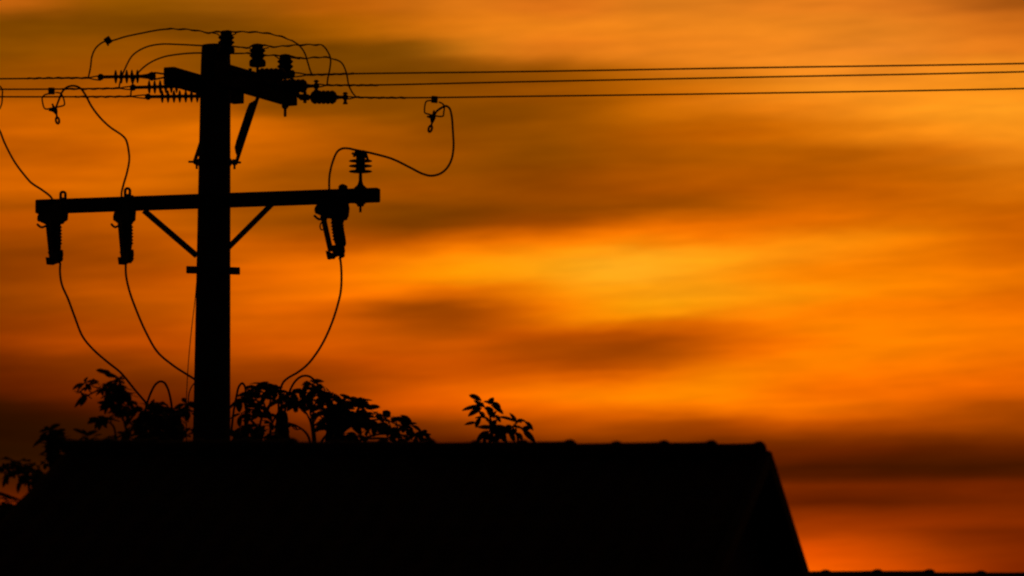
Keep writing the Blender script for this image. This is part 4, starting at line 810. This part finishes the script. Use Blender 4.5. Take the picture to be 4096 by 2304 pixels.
# ------------------------------------------------------------------ fuse cutouts under the lower crossarm
LEAD_TOP = {}
def cutout(ox, oy, Y, phi, lug, label, key, wd=1.0, wh=1.0, wb=1.0):
    O = P(ox, oy, Y)
    t = thing('fuse_cutout', label, 'fuse cutout', O, 'fuse cutouts on the lower crossarm')
    cx, sx_ = math.cos(phi), -math.sin(phi)
    ex = Vector((cx, sx_, 0)); ey = Vector((-sx_, cx, 0))
    s = 1 / K
    def q(dx, dy, dp=0.0):
        return O + ex * (dx * s) + ey * dp - ZU * (dy * s)
    MB().prism([q(x * wd, y) for x, y in ((-60, -12), (60, -16), (66, 20), (62, 55), (44, 60), (40, 66), (30, 66), (-30, 58), (-60, 43), (-70, 40), (-74, 30), (-72, 18), (-64, 6))], ey * 0.036).build('contact_hood', M_POLY, t, False, 0.008)
    prof = [(0, 23 * s)]
    for i in range(6):
        f = 0.2 + 0.1 * i
        rr = 23.5 - 0.4 * i
        prof += [(f - 0.035, (rr - 1) * s), (f, (rr + 3.5) * s), (f + 0.035, (rr - 1) * s)]
    prof += [(0.86, 17 * s), (1, 16 * s)]
    MB().lathe(q(14, 50), q(27, 182), prof, 20).build('insulator_body', M_PORC, t)
    MB().prism([q(38, 50), q(60, 52), q(57, 66), q(44, 69), q(41, 82), q(44, 105), q(50, 135), q(53, 160), q(50, 170), q(40, 176), q(34, 170), q(30, 80)], ey * 0.018).build('mounting_strap', M_STEEL, t, False, 0.006)
    MB().tube([q(-40, 50, -0.005), q(-22, 130, -0.005), q(-8, 192, -0.005)], 11.5 * s, 12).build('fuse_tube', M_POLY, t)
    MB().tube(smooth_pts([q(-75 * wh, 48), q(-62 * wh, 60), q(-53 * wh, 64), q(-42, 60), q(-22, 62)], 4), 4.8 * s, 8).build('hook', M_STEEL, t)
    ring = [q(-43 + 8 * math.cos(k / 16 * 2 * math.pi), 92 + 15 * math.sin(k / 16 * 2 * math.pi)) for k in range(16)]
    MB().tube(ring, 2.8 * s, 6, None, True).build('pull_ring', M_STEEL, t)
    MB().prism([q(8 + (x - 8) * wb, y) for x, y in ((-16, 172), (-2, 168), (46, 170), (49, 190), (46, 200), (48, 207), (44, 214), (32, 219), (30, 222), (22, 222), (26, 214), (20, 208), (12, 209), (8, 221), (-14, 222), (-20, 192), (-29, 191), (-22, 222), (-12, 224), (-10, 214), (0, 196))], ey * 0.03).build('hinge_bracket', M_STEEL, t, False)
    lx, ly, hole = lug
    lb = P(lx, ly, Y)
    w = 15 * s
    if hole:
        out = [lb + Vector((w * math.cos(a), 0, w * math.sin(a) * 0.9 + 14 * s)) for a in [math.pi * k / 8 for k in range(9)]]
        inn = [lb + Vector((4 * s * math.cos(a), 0, 6 * s * math.sin(a) + 12 * s)) for a in [math.pi * k / 8 for k in range(9)]]
        mb = MB()
        d = Vector((0, 0.012, 0))
        for k in range(8):
            mb.prism([out[k], out[k + 1], inn[k + 1], inn[k]], d)
        lo1, lo2 = lb + Vector((w, 0, -22 * s)), lb + Vector((-w, 0, -22 * s))
        il1, il2 = lb + Vector((4 * s, 0, 0)), lb + Vector((-4 * s, 0, 0))
        mb.prism([out[0], inn[0], il1, lo1], d); mb.prism([inn[8], out[8], lo2, il2], d); mb.prism([il1, il2, lo2, lo1], d)
        mb.ball(lb + Vector((18 * s, 0, -14 * s)), 10 * s)
    else:
        mb = MB().prism([lb + Vector((x * s, 0, z * s)) for x, z in ((-19, -30), (-19, 10), (-14, 16), (-3, 20), (6, 18), (17, 11), (18, -30))], Vector((0, 0.03, 0)))
    mb.build('arm_hook', M_STEEL, t, False)
    LEAD_TOP[key] = q(-10, -20)
    return q
q3 = cutout(1332, 813, 64.33, 0.0, (1373, 757, False), 'open fuse cutout with its tube standing clear, near the right arm end', 3)
q2 = cutout(500, 835, 64.95, R(62), (510, 776, True), 'slim fuse cutout turned edge on, nearer to the pole on the left side', 2, 1.15, 1.7, 1.3)
q1 = cutout(214, 836, 65.05, R(57), (252, 790, True), 'broad fuse cutout at the far left end of the lower crossarm', 1, 1.5, 1.75, 1.3)

# ------------------------------------------------------------------ drop leads and down leads
def lead(pts, name, label, cat, group, r=0.0095, Ys=64.8, Ye=None, mat=None):
    Ye = Ys if Ye is None else Ye
    n = len(pts)
    raw = [P(x, y, Ys + (Ye - Ys) * i / (n - 1)) for i, (x, y) in enumerate(pts)]
    o = MB().tube(smooth_pts(raw, 8), r, 8).build(name, mat or M_CABLE)
    return tag(o, label, cat, group)
GD = 'drop leads from the wires to the cutouts'
lead([(1737, 462), (1746, 446), (1768, 430), (1783, 424), (1797, 432), (1806, 460), (1812, 530), (1814, 590), (1806, 638), (1788, 672), (1762, 694), (1725, 703), (1690, 695), (1640, 670), (1570, 636), (1500, 616), (1465, 608), (1443, 604), (1418, 599), (1395, 594), (1370, 594), (1350, 606), (1330, 650), (1318, 705), (1317, 757), (1320, 800)], 'drop_lead', 'black cable swooping from the right stirrup clamp over the three disc insulator', 'cable', GD, 0.0106, 64.5, 64.33)
lead([(224, 430), (236, 398), (250, 366), (268, 349), (292, 343), (320, 352), (342, 380), (366, 425), (400, 470), (440, 508), (488, 541), (505, 562), (514, 600), (517, 640), (508, 690), (495, 735), (486, 775), (490, 830)], 'drop_lead', 'black cable dropping from the left stirrup clamp to the slim cutout', 'cable', GD, 0.0104, 66.6, 65.0)
lead([(-20, 455), (-22, 480), (-16, 500), (0, 525), (20, 575), (60, 650), (108, 713), (130, 735), (170, 761), (205, 790), (222, 830)], 'drop_lead', 'black cable entering at the left edge down to the broad cutout', 'cable', GD, 0.0104, 66.9, 65.1)
GL = 'down leads from the cutouts'
lead([(241, 1052), (240, 1090), (248, 1140), (272, 1195), (298, 1265), (330, 1345), (370, 1395), (430, 1448), (478, 1486), (500, 1510), (540, 1560), (590, 1618), (628, 1665), (660, 1690)], 'down_lead', 'black cable hanging from the broad left cutout into the leaves', 'cable', GL, 0.0106, 65.0, 64.85)
lead([(503, 1050), (504, 1100), (518, 1165), (545, 1240), (582, 1325), (630, 1408), (690, 1460), (735, 1490), (775, 1515), (815, 1545), (850, 1600)], 'down_lead', 'black cable hanging from the slim cutout in behind the pole', 'cable', GL, 0.0106, 64.95, 65.3)
lead([(1360, 1030), (1364, 1060), (1366, 1110), (1363, 1165), (1352, 1215), (1330, 1285), (1300, 1355), (1268, 1410), (1230, 1458), (1190, 1490), (1155, 1510), (1135, 1527), (1124, 1550), (1119, 1580), (1114, 1620), (1116, 1660)], 'down_lead', 'black cable hanging from the open right cutout to a bushing', 'cable', GL, 0.0106, 64.33, 64.75)
GA = 'short cable loops above the transformers'
lead([(578, 1660), (588, 1615), (604, 1570), (622, 1538), (640, 1526), (656, 1530), (670, 1552), (681, 1590), (687, 1630), (690, 1680)], 'cable_loop', 'tall narrow cable arch among the leaves left of the pole', 'cable', GA, 0.0106, 64.8)
lead([(926, 1720), (934, 1650), (946, 1585), (956, 1546), (969, 1533), (979, 1545), (984, 1580), (985, 1660)], 'cable_loop', 'small pointed cable loop close against the right side of the pole', 'cable', GA, 0.0104, 64.75)
lead([(1138, 1660), (1145, 1610), (1160, 1562), (1182, 1524), (1208, 1505), (1235, 1505), (1260, 1524), (1284, 1562), (1310, 1620), (1332, 1680)], 'cable_loop', 'wide cable arch rising out of the leaves on the right', 'cable', GA, 0.0106, 64.8)
lead([(785, 1524), (768, 1545), (757, 1570), (753, 1610), (752, 1690)], 'cable_loop', 'short curved cable leaving the left side of the pole', 'cable', GA, 0.006, 64.86)
lead([(786, 1130), (780, 1200), (768, 1300), (756, 1420), (748, 1540), (745, 1640), (746, 1770)], 'earth_wire', 'thin earth wire slanting down beside the pole', 'wire', None, 0.0042, 64.9, 64.8, M_WIRE)

# ------------------------------------------------------------------ transformers, bushings and arresters behind the ridge
def transformer(px, half, py_top, Y, bush, label):
    c = P(px, py_top, Y)
    t = thing('pole_transformer', label, 'transformer', c, 'transformers hung on the pole')
    r = half / K
    MB().lathe(c - ZU * 0.95, c + ZU * 0.02, [(0, r * 0.95), (0.03, r), (0.93, r), (0.95, r * 1.05), (0.98, r * 1.05), (1, r * 0.7)], 32).build('tank', M_TANK, t)
    for bx, by, w0, w1 in bush:
        b0, b1 = P(bx, py_top, Y), P(bx, by, Y)
        prof = [(0, w1 / 2 / K)]
        for i in range(5):
            f = 0.12 + 0.16 * i
            w = (w1 + (w0 - w1) * f) / 2 / K
            prof += [(f - 0.05, w), (f, w * 1.06), (f + 0.05, w)]
        prof += [(0.93, w0 / 2 / K), (1, w0 * 0.25 / K)]
        MB().lathe(b0, b1, prof, 18).build('bushing', M_PORC, t)
    side = Vector((X_POLE - c.x, Y_POLE - c.y, 0)).normalized()
    for dz_ in (-0.15, -0.75):
        MB().bar(c + ZU * dz_ + side * r * 0.9, Vector((X_POLE, Y_POLE, c.z + dz_)) - side * 0.17, side.cross(ZU) * 0.05, ZU * 0.04).build('bracket', M_STEEL, t, False)
transformer(655, 105, 1795, 64.75, [(692, 1668, 66, 84)], 'transformer with one stout bushing poking up left of the pole')
transformer(1230, 165, 1795, 64.75, [(1128, 1642, 42, 70), (1335, 1668, 50, 74)], 'transformer with two bushings poking up right of the pole')
def arrester(px, py, Y, label):
    b0, b1 = P(px, 1800, Y), P(px, py, Y)
    t = thing('surge_arrester', label, 'surge arrester', b0, 'surge arresters beside the transformers')
    s = 1 / K
    prof = [(0, 9 * s)]
    for i in range(5):
        f = 0.15 + 0.16 * i
        prof += [(f - 0.05, 9 * s), (f, 16 * s), (f + 0.03, 9 * s)]
    prof += [(0.95, 8 * s), (1, 4 * s)]
    MB().lathe(b0, b1, prof, 16).build('arrester_body', M_POLY, t)
    MB().bar(b0, Vector((X_POLE, Y_POLE, b0.z)), Vector((0, 0.02, 0)), ZU * 0.02).build('bracket', M_STEEL, t, False)
arrester(985, 1650, 64.75, 'surge arrester under the small pointed cable loop')
arrester(582, 1650, 64.8, 'surge arrester under the tall narrow cable arch')

# ------------------------------------------------------------------ palmate-leaved shrubs behind the house
def leaf_mesh(name, kind):
    """one leaflet, length 1 along +x, width along y, curling down along -z"""
    rows = 8
    vs, fs = [], []
    wid = {0: [0.06, 0.52, 0.85, 1.0, 1.0, 0.95, 0.82, 0.56, 0.06], 1: [0.05, 0.36, 0.68, 0.9, 1.0, 1.0, 0.92, 0.68, 0.08], 2: [0.06, 0.6, 0.93, 1.0, 0.97, 0.86, 0.68, 0.42, 0.03]}[kind]
    for i in range(rows + 1):
        t = i / rows
        z = [-0.20, -0.34, -0.12][kind] * t * t
        w = wid[i] * 0.5
        for s_ in (-1, 0, 1):
            vs.append((t, w * s_, z + 0.10 * abs(s_) * w))
    for i in range(rows):
        a = i * 3
        fs += [(a, a + 1, a + 4, a + 3), (a + 1, a + 2, a + 5, a + 4)]
    me = bpy.data.meshes.new(name)
    me.from_pydata(vs, [], fs)
    me.materials.append(M_LEAF)
    me.polygons.foreach_set('use_smooth', [True] * len(me.polygons))
    return me
LEAVES = [leaf_mesh('leaf', k) for k in range(3)]
def leaf(par, base, tip, width, nrm, kind=None):
    ax = tip - base
    ln = ax.length
    ax = ax / ln
    nz_ = (nrm - ax * nrm.dot(ax))
    if nz_.length < 1e-3: nz_ = ax.orthogonal()
    nz_.normalize()
    yv = nz_.cross(ax)
    o = bpy.data.objects.new('leaf', LEAVES[rnd.randrange(3) if kind is None else kind])
    col.objects.link(o)
    o.parent = par
    m = Matrix((ax * ln, yv * width, nz_ * ln)).transposed().to_4x4()
    o.matrix_basis = Matrix.Translation(base - parent_loc(par)) @ m
    return o
def shrub(label, Y, stems, clusters, singles=(), group='palm-shaped leaf shrubs behind the roof', n_leaf=6, extra=0, wide=0.40, fat=1.12, grow=1.0):
    kp = F / (Y * 1.007)
    b = P(stems[0][0][0], stems[0][0][1], Y)
    t = thing('leafy_shrub', label, 'shrub', (b.x, b.y, 0), group)
    mb = MB()
    joints = []
    trunk_top = P(stems[0][0][0], stems[0][0][1] + 20, Y)
    foot = Vector((trunk_top.x + 0.1, trunk_top.y, 0))
    mb.tube(smooth_pts([foot - ZU * 0.1, foot + ZU * 1.5 + Vector((0.08, 0, 0)), trunk_top - ZU * 1.2, trunk_top], 6), 0.05, 8, lambda q: 1.0 - 0.55 * q)
    for st in stems:
        pts = []
        for i, (x, y) in enumerate(st):
            pts.append(P(x, y, Y + rnd.uniform(-0.12, 0.12)))
        if st is not stems[0] and st[0][1] > 1740:
            pts.insert(0, trunk_top - ZU * 0.5)
        elif st is stems[0]:
            pts.insert(0, trunk_top - ZU * 0.05)
        sp = smooth_pts(pts, 6)
        mb.tube(sp, 6.5 / kp, 7, lambda q: 1.0 - 0.6 * q)
        joints += sp
    clusters = list(clusters) + [(a + rnd.uniform(-32, 32), b_ + rnd.uniform(2, 40), r * rnd.uniform(0.75, 1.0)) for a, b_, r in (rnd.sample(list(clusters), min(extra, len(clusters))) if extra else [])]
    for (cx_, cy_, r) in clusters:
        c = P(cx_, cy_, Y + rnd.uniform(-0.3, 0.3))
        j = min(joints, key=lambda q: (q - c).length + (0.25 if q.z > c.z else 0))
        mb.tube(smooth_pts([j, j.lerp(c, 0.55) + ZU * rnd.uniform(-0.03, 0.03), c], 5), 2.6 / kp, 5)
        up = Vector((rnd.uniform(-0.7, 0.7), rnd.uniform(-1.0, 0.15), 1.0)).normalized()
        a0 = rnd.uniform(0, 6.28)
        x_ = up.orthogonal().normalized(); y_ = up.cross(x_)
        nl = n_leaf + rnd.randrange(-1, 2)
        for k in range(nl):
            an = a0 + 2 * math.pi * k / nl + rnd.uniform(-0.25, 0.25)
            d = (x_ * math.cos(an) + y_ * math.sin(an)) + up * rnd.uniform(-0.45, 0.2)
            d.normalize()
            ln = r / kp * rnd.uniform(0.95, 1.6)
            leaf(t, c + d * (4 / kp), c + d * ln, ln * rnd.uniform(wide - 0.06, wide + 0.08), up + Vector((rnd.uniform(-.3, .3), rnd.uniform(-.5, .1), 0)))
    for (x0, y0, x1, y1, w) in singles:
        a, c = P(x0, y0, Y + rnd.uniform(-0.04, 0.04)), P(x1, y1, Y + rnd.uniform(-0.1, 0.1))
        side = Vector((0, -1, rnd.uniform(0.25, 0.7)))
        leaf(t, a, a + (c - a) * grow, fat * w / kp, side)
    mb.build('branches', M_BARK, t)
    return t

shrub('lone sprig of large leaves standing alone above the roof ridge', 57.0,
      [[(1957, 1790), (1965, 1720), (1965, 1690), (1955, 1650), (1940, 1632), (1930, 1610)], [(2070, 1800), (2068, 1740), (2052, 1712), (2072, 1688), (2085, 1690)], [(1965, 1700), (1945, 1672), (1918, 1668), (1902, 1672)], [(2060, 1705), (2085, 1712), (2092, 1720)], [(1975, 1668), (1980, 1655)], [(1960, 1770), (1990, 1725), (2040, 1722)]],
      [],
      [(1928, 1604, 1884, 1576, 24), (1936, 1625, 1861, 1626, 20), (1937, 1628, 1898, 1602, 20), (1928, 1632, 1874, 1657, 26), (1932, 1606, 1962, 1606, 14), (1955, 1618, 1974, 1588, 24), (1960, 1612, 2010, 1624, 24), (1962, 1620, 2021, 1650, 24), (1945, 1628, 1977, 1668, 30), (1938, 1633, 1978, 1634, 22), (1976, 1660, 1985, 1640, 10), (1979, 1660, 2006, 1686, 20), (1940, 1668, 1917, 1646, 20), (1924, 1666, 1903, 1700, 20), (1904, 1690, 1864, 1694, 15), (1966, 1694, 1944, 1679, 9), (1966, 1708, 1984, 1680, 28), (1968, 1715, 1908, 1703, 26), (1970, 1712, 2034, 1712, 28), (1962, 1724, 1890, 1758, 38), (1982, 1722, 2064, 1722, 30), (2036, 1718, 2056, 1756, 22), (2068, 1692, 2014, 1658, 17), (2068, 1690, 2044, 1654, 16), (2066, 1686, 2109, 1676, 22), (2098, 1688, 2141, 1717, 24), (2084, 1716, 2108, 1708, 24), (2090, 1720, 2144, 1767, 28), (2068, 1730, 2086, 1748, 20), (1930, 1740, 1996, 1764, 34), (1985, 1732, 2034, 1765, 34), (1960, 1735, 1905, 1752, 30), (2020, 1715, 2050, 1700, 22), (1950, 1748, 1925, 1775, 22), (2000, 1720, 1985, 1762, 30), (1990, 1712, 2020, 1745, 26), (2066, 1712, 2050, 1740, 18), (1955, 1700, 1990, 1735, 34)],
      fat=1.0, grow=1.05)
shrub('large dense shrub sloping down to the right of the pole above the ridge', 58.5,
      [[(1255, 1790), (1245, 1700), (1232, 1665), (1215, 1640), (1190, 1625)], [(1262, 1790), (1252, 1690), (1242, 1640), (1275, 1600), (1300, 1560)], [(1240, 1680), (1300, 1650), (1400, 1620), (1460, 1640)], [(1275, 1790), (1330, 1720), (1430, 1690), (1540, 1680), (1620, 1715)], [(1400, 1790), (1500, 1740), (1600, 1740), (1690, 1745)], [(1235, 1750), (1190, 1705), (1150, 1690)]],
      [(1240, 1527, 45), (1228, 1570, 48), (1270, 1560, 50), (1290, 1545, 40), (1200, 1600, 48), (1255, 1605, 58), (1310, 1590, 55), (1330, 1570, 40), (1350, 1620, 60), (1300, 1640, 60), (1390, 1592, 42), (1420, 1606, 42), (1400, 1640, 60), (1450, 1606, 36), (1460, 1635, 48), (1350, 1680, 60), (1305, 1690, 50), (1400, 1690, 60), (1450, 1670, 60), (1500, 1655, 45), (1540, 1672, 48), (1580, 1668, 48), (1520, 1705, 52), (1480, 1712, 55), (1430, 1740, 50), (1560, 1715, 50), (1600, 1712, 46), (1640, 1702, 40), (1610, 1750, 46), (1680, 1725, 38), (1660, 1745, 42), (1715, 1756, 38), (1360, 1740, 55), (1270, 1660, 40), (1320, 1720, 55), (1550, 1752, 48), (1160, 1695, 30), (1370, 1650, 60), (1420, 1660, 55), (1330, 1650, 55), (1480, 1680, 55)],
      [(1560, 1668, 1533, 1640, 30), (1570, 1672, 1655, 1690, 26), (1600, 1660, 1665, 1690, 22), (1410, 1600, 1362, 1575, 16), (1440, 1600, 1492, 1640, 22), (1660, 1748, 1700, 1728, 16), (1690, 1735, 1735, 1762, 18)], extra=16, n_leaf=5, wide=0.44)
shrub('open leafy shrub close beside the right side of the pole', 60.0,
      [[(1045, 1790), (1040, 1700), (1060, 1630), (1045, 1590), (1035, 1562)], [(1040, 1720), (990, 1660), (975, 1600)], [(1060, 1640), (1110, 1600), (1150, 1580)], [(1075, 1790), (1090, 1690), (1140, 1620), (1185, 1610)], [(1060, 1670), (1078, 1620), (1085, 1585)]],
      [(1030, 1550, 46), (1055, 1540, 42), (1000, 1572, 40), (1022, 1592, 42), (962, 1590, 40), (1070, 1580, 36), (1040, 1625, 52), (965, 1655, 46), (1000, 1655, 48), (1055, 1655, 52), (980, 1710, 52), (1040, 1705, 52), (1085, 1690, 42), (940, 1722, 42), (1090, 1735, 40), (1110, 1568, 42), (1130, 1590, 40), (1165, 1567, 42), (1150, 1608, 46), (1195, 1605, 52), (1000, 1745, 50), (1050, 1750, 50), (950, 1750, 40)],
      [(1030, 1552, 980, 1540, 16), (1060, 1540, 1095, 1538, 16), (1050, 1538, 1045, 1520, 16), (1005, 1545, 985, 1548, 14), (1075, 1545, 1100, 1548, 16)], extra=12, n_leaf=5, wide=0.44)
shrub('bushy leafy shrub with a high drooping tip left of the pole', 53.5,
      [[(520, 1790), (500, 1700), (480, 1640), (440, 1570), (370, 1545)], [(505, 1700), (545, 1650), (560, 1640)], [(480, 1640), (485, 1570), (475, 1515), (400, 1475)], [(470, 1790), (450, 1700), (410, 1680)], [(440, 1570), (400, 1560), (345, 1585)]],
      [(340, 1532, 42), (350, 1545, 36), (415, 1540, 42), (432, 1550, 42), (452, 1570, 44), (462, 1548, 42), (480, 1545, 40), (498, 1560, 40), (498, 1582, 40), (470, 1600, 44), (445, 1622, 44), (500, 1622, 44), (478, 1580, 44), (520, 1642, 42), (482, 1640, 44), (462, 1640, 44), (420, 1682, 42), (440, 1668, 38), (396, 1676, 34), (540, 1642, 40), (570, 1646, 40), (550, 1692, 48), (530, 1700, 44), (515, 1725, 40), (560, 1740, 48), (495, 1738, 30), (455, 1545, 38), (480, 1520, 26), (470, 1560, 42), (450, 1600, 44), (510, 1600, 40), (590, 1735, 44), (540, 1755, 44), (445, 1750, 30)],
      [(470, 1512, 425, 1492, 18), (430, 1495, 384, 1473, 20), (412, 1478, 440, 1500, 22), (486, 1518, 455, 1510, 14), (345, 1580, 296, 1628, 18), (342, 1580, 322, 1622, 26), (380, 1530, 371, 1506, 6)], extra=12)
shrub('dense leafy shrub crowding the foot of the pole on its left side', 55.0,
      [[(640, 1790), (640, 1710), (660, 1660), (640, 1620)], [(660, 1790), (700, 1700), (735, 1640), (750, 1615)], [(640, 1740), (600, 1690), (590, 1650)]],
      [(590, 1642, 42), (618, 1622, 42), (640, 1612, 40), (660, 1628, 42), (600, 1682, 48), (650, 1662, 48), (625, 1650, 46), (680, 1650, 46), (700, 1682, 48), (722, 1650, 42), (705, 1640, 40), (742, 1614, 42), (755, 1620, 38), (762, 1650, 36), (690, 1722, 46), (620, 1732, 48), (640, 1700, 48), (670, 1690, 48), (720, 1715, 44), (650, 1745, 48), (600, 1745, 48), (700, 1750, 46), (745, 1745, 36), (580, 1700, 46), (620, 1692, 48), (760, 1715, 30), (585, 1760, 46)],
      [(600, 1640, 612, 1600, 18), (640, 1610, 668, 1618, 16), (745, 1612, 730, 1590, 18)], extra=12)
shrub('low drooping shrub over the left shoulder of the roof', 50.0,
      [[(210, 1830), (205, 1770), (200, 1730), (190, 1715)], [(215, 1800), (190, 1775)]],
      [(196, 1722, 46), (210, 1738, 42), (196, 1790, 40), (218, 1782, 44), (230, 1745, 42), (235, 1775, 46), (220, 1815, 42), (240, 1795, 46), (228, 1765, 48), (205, 1825, 38), (215, 1750, 44), (190, 1840, 34), (200, 1805, 42), (225, 1745, 44), (245, 1760, 44), (180, 1855, 28)],
      [(190, 1742, 150, 1734, 14), (178, 1752, 132, 1782, 16), (215, 1775, 186, 1765, 12), (205, 1785, 168, 1808, 16), (205, 1718, 262, 1740, 18), (190, 1722, 204, 1708, 20)])
shrub('faint clump of leaves just above the left ridge end', 50.0,
      [[(350, 1800), (352, 1765), (350, 1745)], [(352, 1780), (330, 1745)]],
      [(340, 1745, 38), (365, 1755, 36)], [(340, 1740, 308, 1712, 14), (345, 1742, 330, 1715, 14)], n_leaf=5)
shrub('hanging leafy branch low at the left edge of view', 49.0,
      [[(165, 2080), (155, 1980), (125, 1915), (85, 1885), (48, 1842)], [(150, 1960), (140, 1900), (118, 1865)], [(100, 1898), (40, 1885), (8, 1862)], [(150, 2060), (70, 1996), (-30, 1972)]],
      [(45, 1838, 40), (90, 1862, 42), (60, 1888, 46), (30, 1900, 38), (100, 1898, 40), (112, 1866, 30), (10, 1862, 36), (130, 1880, 40), (135, 1910, 42), (115, 1925, 42), (5, 2010, 36), (-15, 1990, 40), (25, 2030, 46), (-10, 2050, 50), (140, 1860, 34), (150, 1895, 36), (75, 1845, 36), (20, 1880, 36), (125, 1905, 42), (160, 1905, 36), (-10, 1880, 36), (60, 2040, 46), (40, 2070, 50)],
      [(32, 1898, 12, 1940, 18), (92, 1918, 46, 1964, 20), (88, 1912, 72, 1950, 14), (22, 1900, 30, 1930, 14), (105, 1845, 116, 1838, 10), (0, 1975, 66, 1994, 14), (-20, 1968, 40, 1984, 16)])
